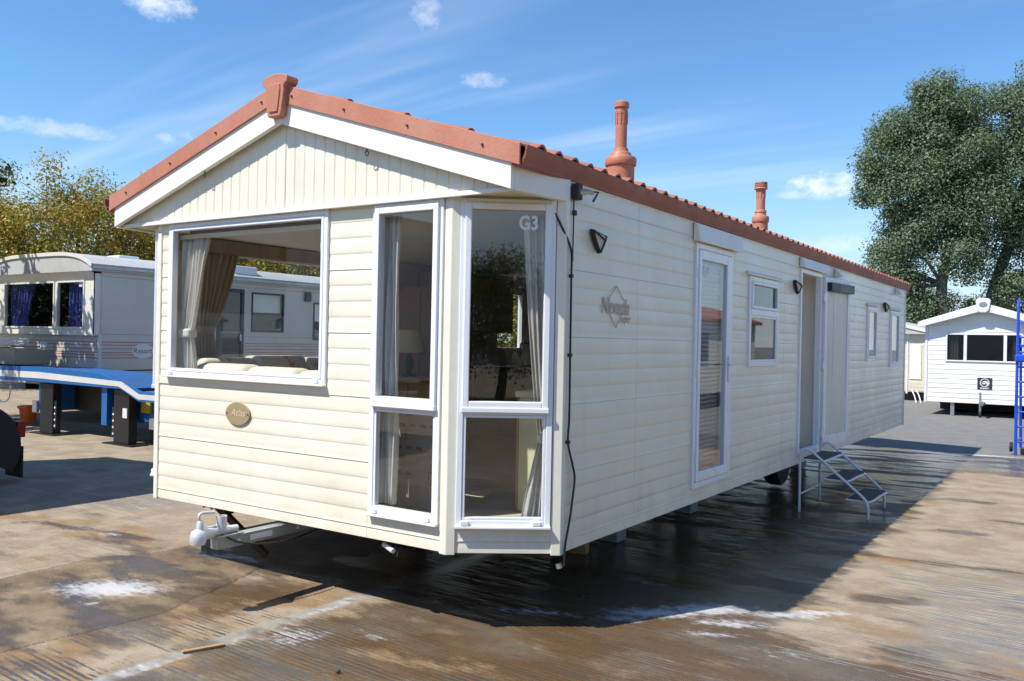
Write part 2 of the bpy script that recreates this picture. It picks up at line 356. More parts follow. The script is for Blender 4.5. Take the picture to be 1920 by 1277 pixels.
def groove(x,y):                      # tamped concrete: uneven grooves running across the slab, 1 at the bottom of a groove
    yy=y+.055*vn(x*.45,y*.8,1)+.014*vn(x*2.,y*3,2)+.05*x
    s_=.5+.5*np.sin(2*math.pi*yy/.038)
    g_=.42*s_+.36*vn(x*1.9,yy/.03,3)+.36*vn(x*7.,yy/.0145,4)+.18*vn(x*26.,yy/.012,7)
    wear=np.clip(.10+1.15*(.62*vn(x*.9,y*1.2,5)+.38*vn(x*3.1,y*4,6))-.26+.46*np.clip(softbox(x,y,1.9,7.5,-4,1.9,.7),0,1)+.25*np.clip(softbox(x,y,1.,5.,.1,11,.4),0,1),.12,1)
    return np.clip((g_-.58)/.50,0,1)*wear*np.clip(-poly_sd(x,y,PATCH)/.02,0,1)*np.clip(-(.075-np.abs(x-2.09-.03*np.sin(y*1.3)))/.02,0,1)
WETS=[(5.6,4.1,.95,.13,8),(5.2,2.6,.6,.22,10),(6.3,3.0,.8,.15,8),(5.3,5.6,.5,.2,10),(6.0,6.6,.8,.12,5),(5.2,7.8,.5,.2,5),(5.6,1.5,1.1,.35,12),(6.4,.6,1.2,.4,10),(1.5,-.2,.5,.35,0),(-.9,.35,.7,.16,8),(-.2,.9,.8,.15,5),(-1.8,.2,.6,.1,5),(.9,-1.6,.5,.3,30)]
def ground_attrs(me,x,y):
    wet=np.maximum.reduce([softbox(x,y,.9,5.0,.1,13.6,.5),softbox(x,y,1.7,7.5,-4,1.8,.7)*.66,softbox(x,y,-.8,2.1,-3.6,.9,.5)*.46,softbox(x,y,-2.6,0,-1.6,.9,.7)*.26,softbox(x,y,2,14,10.4,13.4,.5)*.8])
    for cx,cy,rx,ry,a in WETS:
        ca,sa=math.cos(R(a)),math.sin(R(a)); u=((x-cx)*ca+(y-cy)*sa)/rx; v=(-(x-cx)*sa+(y-cy)*ca)/ry; wet=np.maximum(wet,.75*(1-np.sqrt(u*u+v*v)))
    foam=np.full(x.shape,-1.)
    for cx,cy,rx,ry,a,k in FOAM:
        ca,sa=math.cos(R(a)),math.sin(R(a)); u=((x-cx)*ca+(y-cy)*sa)/rx; v=(-(x-cx)*sa+(y-cy)*ca)/ry
        foam=np.maximum(foam,k*(1-np.sqrt(u*u+v*v))+ (k-1)*.35)
    jx=2.09+.03*np.sin(y*1.3); joint=.075-np.abs(x-jx)
    joint=np.maximum(joint,.035-np.abs(x+5.2)); joint=np.maximum(joint,.03-np.abs(x-8.4))
    for n_,a in (('groove',groove(x,y)),('wet',wet),('foam',foam),('patch',poly_sd(x,y,PATCH)),('joint',joint)):
        at_=me.attributes.new(n_,'FLOAT','POINT'); at_.data.foreach_set('value',a.astype(np.float32))
def grid(name,xs,ys,z,mat,zfun=None):
    X,Y=np.meshgrid(xs,ys); x,y=X.ravel(),Y.ravel(); nx,ny=len(xs),len(ys)
    i=(np.arange(ny-1)[:,None]*nx+np.arange(nx-1)[None,:]).ravel(); q=np.stack([i,i+1,i+1+nx,i+nx],1)
    me=bpy.data.meshes.new(name); zc=np.full(x.shape,float(z)) if zfun is None else z+zfun(x,y)
    me.vertices.add(len(x)); me.vertices.foreach_set('co',np.stack([x,y,zc],1).astype(np.float32).ravel())
    me.loops.add(q.size); me.loops.foreach_set('vertex_index',q.ravel().astype(np.int32))
    me.polygons.add(len(q)); me.polygons.foreach_set('loop_start',np.arange(0,q.size,4,dtype=np.int32)); me.polygons.foreach_set('use_smooth',[True]*len(q))
    me.update(); ground_attrs(me,x,y); me.materials.append(M[mat]); return link(name,me,(0,0,0))
def yard_mat(name,tarmac):
    t=MT(name); wet,foam,patch,joint=[t.attr(a) for a in ('wet','foam','patch','joint')]
    big=t.noise(.55,(1,1,1),4); mid=t.noise(2.6,(1,1,1),6,.62); fine=t.noise(55,(1,1,1),4,.7); grit=t.noise(190,(1,1,1),2,.6)
    if tarmac:
        cc=t.mix(t.mr(mid,.35,.65),(.15,.148,.145),(.20,.19,.175)); cc=t.mix(t.math('MULTIPLY',t.mr(fine,.4,.7),.5),cc,(.26,.25,.24)); ridge=None; smooth=1.0
        h=t.math('ADD',t.math('MULTIPLY',fine,.6),t.math('MULTIPLY',grit,.4)); bd=.006
    else:
        st2=t.noise(1.,(14,90,1),4,.65)
        groove=t.math('MULTIPLY',t.attr('groove'),t.mr(st2,.34,.60,.15,1.25))
        sm=t.mr(t.math('ADD',patch,t.math('MULTIPLY',t.math('SUBTRACT',mid,.5),.10)),-.012,.012)
        jn=t.mr(t.math('ADD',joint,t.math('MULTIPLY',t.math('SUBTRACT',fine,.5),.05)),-.004,.02)
        smooth=t.math('MAXIMUM',sm,jn); gk=t.math('MULTIPLY',groove,t.math('SUBTRACT',1.,smooth),True)
        cc=t.mix(t.mr(mid,.38,.62),(.345,.285,.205),(.26,.204,.138))
        stain=t.math('MULTIPLY',t.mr(t.math('ADD',t.math('MULTIPLY',t.noise(.9,(1,1.6,1),5,.62),1.),t.math('MULTIPLY',wet,.16)),.53,.66),.85)
        cc=t.mix(stain,cc,(.245,.142,.06)); cc=t.mix(t.math('MULTIPLY',gk,.66,True),cc,(.125,.090,.058))
        pc=t.mix(t.mr(t.noise(1.7,(1,1,1),7,.65),.35,.65),(.150,.104,.060),(.245,.185,.118)); cc=t.mix(sm,cc,pc); cc=t.mix(t.math('MULTIPLY',jn,t.mr(mid,.35,.6,.55,1.)),cc,(.27,.255,.225))
        edge=t.mr(t.math('ABSOLUTE',t.math('ADD',patch,t.math('MULTIPLY',t.math('SUBTRACT',mid,.5),.10))),.0,.016,1,0); cc=t.mix(t.math('MULTIPLY',edge,t.mr(fine,.4,.55)),cc,(.03,.025,.02))
        cc=t.mix(t.math('MULTIPLY',t.mr(grit,.52,.72),.5),cc,(.50,.44,.35)); cc=t.mix(t.math('MULTIPLY',t.mr(fine,.58,.70),.6),cc,(.07,.055,.04))
        h=t.math('ADD',t.math('MULTIPLY',fine,.55),t.math('MULTIPLY',grit,.45)); bd=.007
    w=t.mr(t.math('ADD',wet,t.math('MULTIPLY',t.math('SUBTRACT',t.noise(1.5,(.7,1.6,1),6,.65),.5),2.3)),.22,.62)
    pud=t.math('MULTIPLY',w,t.mr(t.math('ADD',t.noise(1.0,(.7,2.2,1),4,.55),t.math('MULTIPLY',wet,.10)),.50,.60))     # standing film of water
    cc=t.mix(t.math('MULTIPLY',w,.72),cc,t.mix(1.,cc,(.21,.18,.145),'MULTIPLY'))
    fn=t.noise(1.,(7,26,1),6,.68); fb=t.noise(14,(1,1,1),4,.6)
    f=t.mr(t.math('ADD',foam,t.math('MULTIPLY',t.math('SUBTRACT',t.math('ADD',t.math('MULTIPLY',fn,.6),t.math('MULTIPLY',fb,.4)),.5),3.0)),.10,1.05); f=t.math('MULTIPLY',f,.70)
    f=t.math('MULTIPLY',f,t.mr(foam,-.75,-.2))
    cc=t.mix(f,cc,(.62,.64,.67))
    rough=t.mr(w,0,1,.92,.5); rough=t.n('ShaderNodeMix',{0:pud,2:rough,3:.13}).outputs[0]; rough=t.n('ShaderNodeMix',{0:f,2:rough,3:.5}).outputs[0]
    bs=t.n('ShaderNodeMix',{0:pud,2:1.,3:.35}).outputs[0]
    t.bsdf(cc,rough,0,t.bump(h,bd,bs),Specular_IOR_Level=t.mr(w,0,1,.25,.5)); M[name]=t.m
yard_mat('yard',False); yard_mat('tarmac',True)
def seq(a,f0,f1,b,df,dc): 
    return np.unique(np.round(np.concatenate([np.linspace(a,f0,max(2,int((f0-a)/dc))),np.arange(f0,f1,df),np.linspace(f1,b,max(2,int((b-f1)/dc)))]),4))
struct(grid('ground',seq(-400,0,8,400,.06,40),seq(-300,10.5,14.5,900,.06,40),-.006,'tarmac'))
struct(grid('concrete_yard',seq(-45,-3,8,40,.08,4),np.unique(np.round(np.concatenate([np.linspace(-60,-3.2,14),np.arange(-3.2,3.,.0075),np.arange(3.,11.3,.025),[11.42]]),4)),0.,'yard',
     lambda x,y: -.0055*groove(x,y)+.006*np.clip(poly_sd(x,y,PATCH)/.04,0,1)+.003*np.sin(x*.7)*np.sin(y*.6)-.003))

# ------------------------------------------------------------------ the static caravan
W,L,ZB=3.66,12.52,.52; P2=Vector((3.086,0,0)); P3=Vector((3.66,.431,0)); XM=1.555; XL=-.574; PIT=.11; Z0=1.03-5*PIT
van=empty('static_caravan',(W/2,L/2,0),'long cream static caravan with terracotta tiled roof and chimney-like flues','static caravan')
PROF=[(.0008,0),(.0028,.005),(.0042,.014),(.0048,.034),(.0047,.060),(.0036,.084),(.0018,.100),(.0008,PIT)]
def zb(x): return 3.425-.313*abs(x-XM)
FW=(.147,1.987,1.542,2.784); BW=(2.42,3.028,.693,2.785)
DU=(P3-P2).normalized(); DN=Vector((DU.y,-DU.x,0)); DL=(P3-P2).length
CW=(.0701*DL,.9194*DL,.693,2.785)
D1=(2.599,3.503,.647,2.751); SW=(3.989,4.919,1.670,2.570); D2=(5.77,6.70,.615,2.79); N1=(9.35,10.02,1.68,2.51); N2=(11.10,11.88,1.575,2.515)
SIDE=[D1,SW,D2,N1,N2]
LWIN=(.60,2.75,1.50,2.70); KWIN=(5.66,6.38,1.73,2.60)
P1=Vector((0,0,0)); P0=Vector((XL,.431,0)); LU=(P1-P0).normalized(); LN=Vector((-LU.y*-1,-LU.x,0)); LN=Vector((LU.y,-LU.x,0))
# wall cores with real openings
mb=MB(); wall_cells(mb,.0,P2.x,ZB,2.80,[FW,BW],lambda a,b,c,d: mb.box(a,b,.002,.05,c,d)); fwall=mb.build('front_wall','inner',van)
mb=MB(); wall_cells(mb,.431,L,ZB,2.91,SIDE,lambda a,b,c,d: mb.box(W-.05,W-.002,a,b,c,d)); swall=mb.build('side_wall','inner',van)
mb=MB(); wall_cells(mb,.431,L-.05,ZB,2.91,[LWIN,KWIN],lambda a,b,c,d: mb.box(XL+.002,XL+.05,a,b,c,d)); lwall=mb.build('rear_side_wall','inner',van)
mb=MB(); wall_cells(mb,0,DL,ZB,2.80,[CW],lambda a,b,c,d: mb.obox(P2+DU*((a+b)/2)-DN*.026+Vector((0,0,(c+d)/2)),DU*((b-a)/2),DN*.024,Vector((0,0,(d-c)/2)))); cwall=mb.build('bay_wall','inner',van)
mb=MB(); wall_cells(mb,0,DL,ZB,2.80,[(DL-CW[1],DL-CW[0],CW[2],CW[3])],lambda a,b,c,d: mb.obox(P0+LU*((a+b)/2)-LN*.026+Vector((0,0,(c+d)/2)),LU*((b-a)/2),LN*.024,Vector((0,0,(d-c)/2)))); cwall2=mb.build('bay_wall','inner',van)
ewall=bx('end_wall','cream',van,XL,W,L-.05,L,ZB,2.91)
# cladding boards, one per course and run
def courses(ztop):
    k=0; r=[]
    while Z0+k*PIT<ztop-.005:
        a,b=Z0+k*PIT,Z0+(k+1)*PIT; r.append((k,max(a,ZB),min(b,ztop))); k+=1
    return r
def clad(parent,p0,dirv,out,u0,u1,ztop,holes,splits=(),mat='cream'):
    p0,dirv,out=Vector(p0),Vector(dirv),Vector(out)
    for k,a,b in courses(ztop):
        cuts=[(u0,u1)]
        zc=(a+b)/2
        def sub(cuts,h0,h1):
            r=[]
            for s,e in cuts:
                if h1<=s or h0>=e: r.append((s,e)); continue
                if h0>s+.01: r.append((s,h0))
                if h1<e-.01: r.append((h1,e))
            return r
        segs=[]
        zs=sorted({a,b}|{h[i] for h in holes for i in (2,3) if a+.004<h[i]<b-.004})
        for za,zb_ in zip(zs,zs[1:]):
            cuts=[(u0,u1)]
            for h in holes:
                if h[2]<(za+zb_)/2<h[3]: cuts=sub(cuts,h[0],h[1])
            for sp in splits:
                cuts=[c2 for c in cuts for c2 in ([(c[0],sp-.0015),(sp+.0015,c[1])] if c[0]<sp-.05 and sp+.05<c[1] else [c])]
            segs+=[(za,zb_,s,e) for s,e in cuts]
        for za,zb_,s,e in segs:
            base=Z0+k*PIT; lo,hi=za-base,zb_-base
            pr_=[(np.interp(z,[q[1] for q in PROF],[q[0] for q in PROF]),z) for z in sorted({lo,hi}|{q[1] for q in PROF if lo<q[1]<hi})]
            if k%4==1 and lo<=.001: pr_=[(0,0),(.0072,.005)]+[q for q in pr_ if q[1]>.0101]     # sheet lap: deeper shadow line
            pr_=[(o+.001,z) for o,z in pr_]
            MB().sweep([(-.0005,pr_[0][1])]+pr_+[(-.0005,pr_[-1][1])],p0+dirv*s+Vector((0,0,base)),p0+dirv*e+Vector((0,0,base)),out).build('siding_board',mat,parent,smooth=True,angle=30)
fz=lambda w,e=.0: (w[0]-e,w[1]+e,w[2]-e,w[3]+e)
clad(fwall,(0,0,0),(1,0,0),(0,-1,0),.035,P2.x-.045,2.80,[fz(FW,.002),(FW[0]-.2,FW[1]+.002,1.468,FW[2]),fz(BW,.002)],(2.40,))
MB().box(.035,FW[1]+.002,-.013,.001,1.470,1.540).build('sill_panel','cream',fwall,bevel=.003)
clad(cwall,P2,DU,DN,.05,DL-.05,2.80,[fz(CW,.002)])
clad(cwall2,P0,LU,LN,.05,DL-.05,2.80,[(DL-CW[1]-.002,DL-CW[0]+.002,CW[2]-.002,CW[3]+.002)])
clad(swall,(W,0,0),(0,1,0),(1,0,0),.47,L-.03,2.912,[fz(h,.002) for h in SIDE],(1.513,5.20,8.55))
# corner posts
def post(p,d1,d2,w1,w2,z1,n1,n2):
    p,d1,d2,n1,n2=map(Vector,(p,d1,d2,n1,n2)); c=n1*.0185
    a=[p+d1*w1+n1*.0165,p+(n1+n2).normalized()*.02,p+d2*w2+n2*.0165,p+d2*w2-n2*.01,p-(n1+n2).normalized()*.02,p+d1*w1-n1*.01]
    MB().prism([(q.x,q.y) for q in a],'z',ZB-.012,z1).build('corner_post','post',van,bevel=.004)
post((0,0,0),(1,0,0),-LU,.036,.05,2.80,(0,-1,0),LN)
post(P0,LU,(0,1,0),.05,.042,2.79,LN,(-1,0,0))
post(P2,(-1,0,0),DU,.05,.052,2.80,(0,-1,0),DN)
post(P3,-DU,(0,1,0),.052,.042,2.79,DN,(1,0,0))
post((W,L,0),(0,-1,0),(-1,0,0),.032,.04,2.91,(1,0,0),(0,1,0))
# underside, floor, ceiling, partitions
fl=MB().prism([(.03,.05),(P2.x-.03,.05),(W-.05,P3.y+.02),(W-.05,L-.05),(XL+.05,L-.05),(XL+.05,P0.y+.02)],'z',ZB+.01,.612).build('floor','carpet',van)
MB().prism([(.03,.05),(P2.x-.03,.05),(W-.05,P3.y+.02),(W-.05,L-.05),(XL+.05,L-.05),(XL+.05,P0.y+.02)],'z',2.80,2.83).build('ceiling','ceiling',van)
bx('partition','hall',van,3.10,W-.05,5.60,5.64,.612,2.80); bx('partition','hall',van,3.30,3.34,5.64,6.78,.612,2.80); bx('partition','hall',van,3.06,3.10,5.60,9.0,.612,2.80); bx('partition','hall',van,3.10,W-.05,6.78,6.82,.612,2.80)
bx('partition','inner',van,XL+.05,3.06,6.60,6.64,.612,2.80); bx('partition','inner',van,XL+.05,W-.05,9.0,9.04,.612,2.80)
bx('dado_rail','dado',van,3.341,3.35,5.65,6.77,1.36,1.52)
# gable
GX0,GX1=-.47,3.585
gw=MB().prism([(GX0,2.80),(GX1,2.80),(GX1,zb(GX1)+.1),(XM,zb(XM)+.1),(GX0,zb(GX0)+.1)],'y',-.035,0.).build('gable_wall','cream',van)
x=GX0
while x<GX1-.02:
    x1=min(x+.1014,GX1); xs_=[x,x+.005,x+.011,x1-.010,x1-.004,x1]; off=[0,.003,.006,.006,.002,0]
    if x<XM<x1: i=next(j for j,q in enumerate(xs_) if q>XM); xs_.insert(i,XM); off.insert(i,.006)
    mb=MB(); n=len(xs_); yb=-.0355; vs=[(q,yb-o,2.806) for q,o in zip(xs_,off)]+[(q,yb-o,zb(q)+.06) for q,o in zip(xs_,off)]+[(q,yb+.001,2.806) for q in xs_]+[(q,yb+.001,zb(q)+.06) for q in xs_]
    fs=[(i,i+1,n+i+1,n+i) for i in range(n-1)]+[(2*n+i,3*n+i,3*n+i+1,2*n+i+1) for i in range(n-1)]+[(i,2*n+i,2*n+i+1,i+1) for i in range(n-1)]+[(n+i,n+i+1,3*n+i+1,3*n+i) for i in range(n-1)]+[(0,n,3*n,2*n),(n-1,3*n-1,4*n-1,2*n-1)]
    mb.add(vs,fs).build('gable_board','cream',gw); x=x1
bx('gable_trim','fascia',van,GX0+.01,GX1-.01,-.062,-.033,2.782,2.812,.003)
MB().prism([(3.08,-.032),(3.56,-.032),(3.63,.43),(3.62,.44),(3.10,.0),(0,-.0),(-.53,.44),(-.54,.43),(-.45,-.032)],'z',2.801,2.82).build('soffit','soffit',van)
for s_ in (1,-1):
    q=lambda a: a if s_>0 else 2*1.543-a
    MB().prism([(q(3.552),-.079),(q(3.606),-.079),(q(3.684),.452),(q(3.63),.452)],'z',2.783,2.925).build('eave_panel','fascia',van,bevel=.003)
for s_,xe,xt in ((1,3.606,3.675),(-1,-.486,-.545)):
    o=MB().prism([(XM+s_*.001,zb(XM)),(xe,max(zb(xe),2.783)),(xe,zb(xe)+.166),(XM+s_*.001,zb(XM)+.166)],'y',-.120,-.080).build('bargeboard','fascia',van,bevel=.003)
    v=MB().prism([(XM+s_*.001,zb(XM)+.156),(xt,zb(xt)+.156),(xt,zb(xt)+.286),(XM+s_*.001,zb(XM)+.286)],'y',-.136,-.121)
    v.prism([(XM+s_*.001,zb(XM)+.272),(xt,zb(xt)+.272),(xt,zb(xt)+.286),(XM+s_*.001,zb(XM)+.286)],'y',-.121,-.02)
    v=v.build('verge_trim','terra',van,bevel=.002)
    for xx in (.16,.68,1.25,1.85):
        q_=XM+s_*xx; MB().lathe([(.008,-.146),(.008,-.135)],(q_,0,zb(q_)+.218),8,'y').build('screw','dark_steel',v)
# eyelets hanging from the bargeboard
for q in (2.42,.70): 
    z=zb(q)-.018; MB().tube([(q,-.1,z+.03),(q,-.1,z)]+[(q+.016*math.sin(a),-.1,z-.016+.016*math.cos(a)) for a in np.linspace(0,2*math.pi,10)],.004,6).build('eyelet','dark_steel',van,smooth=True)
# finial
def fin(sx,sz,z0=3.458): return [(1.575+sx*u,z0+.16+sz*(v-.16)) for u,v in ((-.062,.0),(.062,.0),(.075,.03),(.100,.185),(.097,.205),(.105,.222),(.128,.24),(.135,.262),(.125,.283),(.07,.302),(0,.308),(-.07,.302),(-.125,.283),(-.135,.262),(-.128,.24),(-.105,.222),(-.097,.205),(-.100,.185),(-.075,.03))]
f_=MB().prism(fin(1,1),'y',-.178,-.07).build('finial','terra',van,bevel=.006,seg=3)
MB().prism([(1.575+u,3.458+v) for u,v in ((-.042,.03),(.042,.03),(.066,.19),(.062,.225),(.03,.236),(-.03,.236),(-.062,.225),(-.066,.19))],'y',-.187,-.177).build('finial_panel','terra',f_,bevel=.006)
# roof deck, tiles, ridge
rf=MB().prism([(XM,3.632),(3.61,3.632-.311*(3.61-XM)),(3.61,3.59-.311*(3.61-XM)),(XM,3.57),(-.50,3.59-.311*(XM+.50)),(-.50,3.632-.311*(XM+.50))],'y',-.03,L+.16).build('roof','tile',van)
def tile_mesh(w,l):
    mb=MB(); n=9; prof=[(w*i/(n-1),.027*math.sin(2*math.pi*(i/(n-1))-.6)+.027) for i in range(n)]
    for j,(s0,z0_) in enumerate(((0,0.0),(l,.030))):
        mb.v+= [(s0,a,z0_+h) for a,h in prof]
    mb.v+= [(l,a,z0_+h-.016) for a,h in prof]
    for i in range(n-1): mb.f.append((i,i+1,n+i+1,n+i)); mb.f.append((n+i,n+i+1,2*n+i+1,2*n+i))
    me=bpy.data.meshes.new('roof_tile'); me.from_pydata(mb.v,[],mb.f); me.materials.append(M['tile']); me.polygons.foreach_set('use_smooth',[True]*len(me.polygons)); me.set_sharp_from_angle(angle=R(50)); return me
tw,tl=.2015,.560; tme=tile_mesh(tw+.004,tl+.02); ang=math.atan(.311); ncol=int((L+.16)/tw)
for r_ in range(4):
    for c_ in range(ncol+1):
        s0=r_*tl-.01; xx=XM+s0*math.cos(ang); z_=3.650-s0*math.sin(ang)
        o=link('roof_tile',tme,(xx,-.03+c_*tw,z_+random.uniform(-.002,.002)),rf); o.rotation_euler=(0,ang+random.uniform(-.004,.004),random.uniform(-.004,.004))
mb=MB()
for i in range(62): mb.box(-.52,XM-.02,-.03+i*tw,-.03+i*tw+.11,0,.02)
mb.v=[(a,b,3.634-.311*(XM-a)+c) for a,b,c in mb.v]; struct(mb.build('rear_roof_tiles','tile',rf),'stuff')
rg=MB().prism([(XM-.15,3.60),(XM-.10,3.665),(XM,3.697),(XM+.10,3.665),(XM+.15,3.60)],'y',-.02,L+.16).build('ridge_capping','tile',rf,bevel=.01)
# gutters
gp=[(a-.147,b-.017) for a,b in [(3.742,2.945),(3.800,2.930),(3.832,2.940),(3.838,2.965),(3.852,2.985),(3.856,3.02),(3.864,3.045),(3.864,3.053),(3.850,3.053),(3.848,3.02),(3.838,2.99),(3.826,2.972),(3.820,2.950),(3.80,2.942),(3.75,2.955),(3.75,3.035),(3.742,3.035)]]
g1=MB().prism(gp,'y',-.115,L+.20).build('gutter','gutter',van,smooth=True,angle=30)
MB().prism([(2*1.543-a,b) for a,b in gp],'y',-.13,L+.20).build('gutter','gutter',van)
bx('gutter_end','dark_steel',van,-.70,-.64,-.06,-.03,2.95,3.03)
MB().box(3.60,3.673,.455,L+.05,2.911,2.925).build('gutter_fascia','fascia',van)
# flues
def flue(x,y,z,h,rp,rc,rb,cap,skirt):
    zt=3.645-.311*(x-XM); f=MB().lathe([(rb,zt-.1),(rb,z+.10),(rb*1.10,z+.10),(rb*1.14,z+.108),(rb*1.14,z+.155),(rb*1.08,z+.168),(rb*.8,z+.178),(rb*.72,z+.205),(rp*1.35,z+.215),(rp*1.25,z+.24),(rp,z+.245)],(x,y,0),28).build('flue','terra',van,smooth=True,angle=35)
    p=MB().lathe([(rp,z+.24),(rp,z+h-.10),(rp*1.04,z+h-.10),(rp*1.04,z+h-.04)],(x,y,0),24).build('flue_pipe','terra',f,smooth=True,angle=35)
    for i in range(10):
        a=2*math.pi*i/10; MB().obox((x+rp*1.04*math.cos(a),y+rp*1.04*math.sin(a),z+h-.13),(.003*math.cos(a),.003*math.sin(a),0),(-.004*math.sin(a),.004*math.cos(a),0),(0,0,.05)).build('flue_rib','terra',p)
    if cap=='plain': MB().lathe([(rc,z+h-.045),(rc,z+h-.008),(rc*.9,z+h),(rc*.7,z+h),(rc*.7,z+h-.02)],(x,y,0),24).build('flue_cap','terra',f,smooth=True,angle=35)
    else:
        for i in range(4): MB().lathe([(rc*(1.08 if i==0 else 1),z+h-.075+i*.02),(rc,z+h-.062+i*.02)],(x,y,0),24).build('flue_ring','terra',f,smooth=True,angle=35)
        MB().lathe([(rp*1.05,z+h-.09),(rp*1.05,z+h-.005),(rc*.96,z+h-.004),(rc*.9,z+h+.004)],(x,y,0),24).build('flue_cap','terra',f,smooth=True,angle=35)
    if skirt:
        s=Vector((math.cos(ang),0,-math.sin(ang))); nn=Vector((math.sin(ang),0,math.cos(ang)))
        MB().obox(Vector((x,y+.02,zt+.075)),s*.26,Vector((0,.27,0)),nn*.012).build('flashing','terra',f,bevel=.006)
flue(3.28,1.945,3.215,.62,.047,.060,.112,'plain',True)
flue(3.28,5.50,3.20,.56,.050,.072,.085,'rings',False)

# ---- windows and doors
def frame_rect(mb,o,u,n,r,fwid,d0,d1):
    o,u,n=Vector(o),Vector(u),Vector(n); a,b,c,d=r
    def bar(u0,u1,z0,z1): mb.obox(o+u*((u0+u1)/2)+n*((d0+d1)/2)+Vector((0,0,(z0+z1)/2)),u*((u1-u0)/2),n*((d1-d0)/2),Vector((0,0,(z1-z0)/2)))
    l,r_,bt,tp=fwid if isinstance(fwid,tuple) else (fwid,)*4
    bar(a,a+l,c,d); bar(b-r_,b,c,d); bar(a+l,b-r_,c,c+bt); bar(a+l,b-r_,d-tp,d); return (a+l,b-r_,c+bt,d-tp)
def pane(parent,o,u,n,r,dep,mat='glass',name='pane',th=.006):
    o,u,n=Vector(o),Vector(u),Vector(n); a,b,c,d=r
    return MB().obox(o+u*((a+b)/2)+n*dep+Vector((0,0,(c+d)/2)),u*((b-a)/2),n*(th/2),Vector((0,0,(d-c)/2))).build(name,mat,parent)
def clips(parent,o,u,n,r):
    for uu in (r[0]+.06,r[1]-.09): MB().obox(Vector(o)+Vector(u)*uu+Vector(n)*.034+Vector((0,0,r[2]+.022)),Vector(u)*.026,Vector(n)*.012,Vector((0,0,.014))).build('stay_clip','upvc',parent,bevel=.003)
def trim(o,u,n,r,name,w=.05,**k):
    mb=MB(); r1=frame_rect(mb,o,u,n,r,w,-.045,.026); win=mb.build(name,'upvc',van,bevel=.005); return win,r1
def sash(parent,o,u,n,r,w=.045,d=.036,mat='glass'):
    mb=MB(); r2=frame_rect(mb,o,u,n,(r[0]+.001,r[1]-.001,r[2]+.001,r[3]-.001),w,-.02,d); s=mb.build('sash','upvc',parent,bevel=.006); pane(s,o,u,n,r2,.010,mat); return s,r2
X_,Y_=Vector((1,0,0)),Vector((0,1,0))
w0,r1=trim((0,0,0),X_,-Y_,FW,'window',.036); s,r2=sash(w0,(0,0,0),X_,-Y_,r1,.026,.030); clips(w0,(0,0,0),X_,-Y_,FW)
MB().box(FW[0]-.005,FW[1]+.005,-.055,-.012,FW[2]-.012,FW[2]+.004).build('window_sill','upvc',w0,bevel=.004)
ZM=1.435
def bay(o,u,n,r):
    w,r1=trim(o,u,n,r,'window',.04)
    MB().obox(Vector(o)+Vector(u)*((r1[0]+r1[1])/2)+Vector(n)*(-.005)+Vector((0,0,ZM-.008)),Vector(u)*((r1[1]-r1[0])/2),Vector(n)*.032,Vector((0,0,.022))).build('transom','upvc',w,bevel=.005)
    s,r2=sash(w,o,u,n,(r1[0]-.012,r1[1]+.012,ZM+.014,r1[3]+.012),.042,.046); mb=MB(); r3=frame_rect(mb,o,u,n,(r1[0]+.001,r1[1]-.001,r1[2]+.001,ZM-.031),.018,-.02,.02); lo=mb.build('glazing_bead','upvc',w,bevel=.004); pane(lo,o,u,n,r3,.006)
    MB().obox(Vector(o)+Vector(u)*((r1[0]+r1[1])/2)+Vector(n)*.04+Vector((0,0,ZM+.002)),Vector(u)*((r1[1]-r1[0])/2+.014),Vector(n)*.014,Vector((0,0,.016))).build('sash_rail','upvc',w,bevel=.004)
    MB().obox(Vector(o)+Vector(u)*((r[0]+r[1])/2)+Vector(n)*.032+Vector((0,0,r[2]-.004)),Vector(u)*((r[1]-r[0])/2),Vector(n)*.018,Vector((0,0,.008))).build('window_sill','upvc',w,bevel=.003)
    clips(w,o,u,n,r); return s,r2
bay((0,0,0),X_,-Y_,BW)
s,r2=bay(P2,DU,DN,CW)
text('lettering','G3',.125,'letter_white',s,P2+DU*(r2[1]-.105)+DN*.0145+Vector((0,0,2.632)),DU,(0,0,1),.0005,0,.004,.82)
# left side windows (seen through the lounge)
bay(P0,LU,LN,(DL-CW[1],DL-CW[0],CW[2],CW[3]))
for r in (LWIN,KWIN):
    mb=MB(); rr=frame_rect(mb,(XL,0,0),Y_,-X_,r,.05,-.055,.02); w_=mb.build('window','upvc',van,bevel=.004); pane(w_,(XL,0,0),Y_,-X_,rr,-.01)
# door 1, closed, with venetian blind
dr,r1=trim((W,0,0),Y_,X_,D1,'door',(.05,.05,.05,.05)); mb=MB(); r2=frame_rect(mb,(W,0,0),Y_,X_,(r1[0]+.004,r1[1]-.004,r1[2]+.004,r1[3]-.004),(.055,.125,.085,.085),-.02,.036); lf=mb.build('door_leaf','upvc',dr,bevel=.006); pane(lf,(W,0,0),Y_,X_,r2,.012)
for i in range(46):
    z=r2[2]+.03+i*(r2[3]-r2[2]-.06)/45; MB().obox((W-.055,(r2[0]+r2[1])/2,z),(.009,0,.017),(0,(r2[1]-r2[0])/2+.02,0),(-.0008,0,.0005)).build('blind_slat','slat_blue',lf,fix=False)
hz=1.66; hd=MB().box(W+.036,W+.046,r2[1]+.045,r2[1]+.075,hz-.12,hz+.12).build('handle_plate','silver',lf,bevel=.003)
MB().tube([(W+.046,r2[1]+.06,hz+.04),(W+.085,r2[1]+.06,hz+.04),(W+.085,r2[1]-.05,hz+.04)],.009,8).build('handle','silver',hd,smooth=True)
text('lettering','G3',.12,'letter_white',lf,(W+.0155,r2[0]+.15,2.52),(0,1,0),(0,0,1),.0005,0,.003,1.0)
for z in (2.45,1.6,.85): bx('hinge','upvc',dr,W+.026,W+.042,D1[0]+.035,D1[0]+.062,z,z+.09,.003)
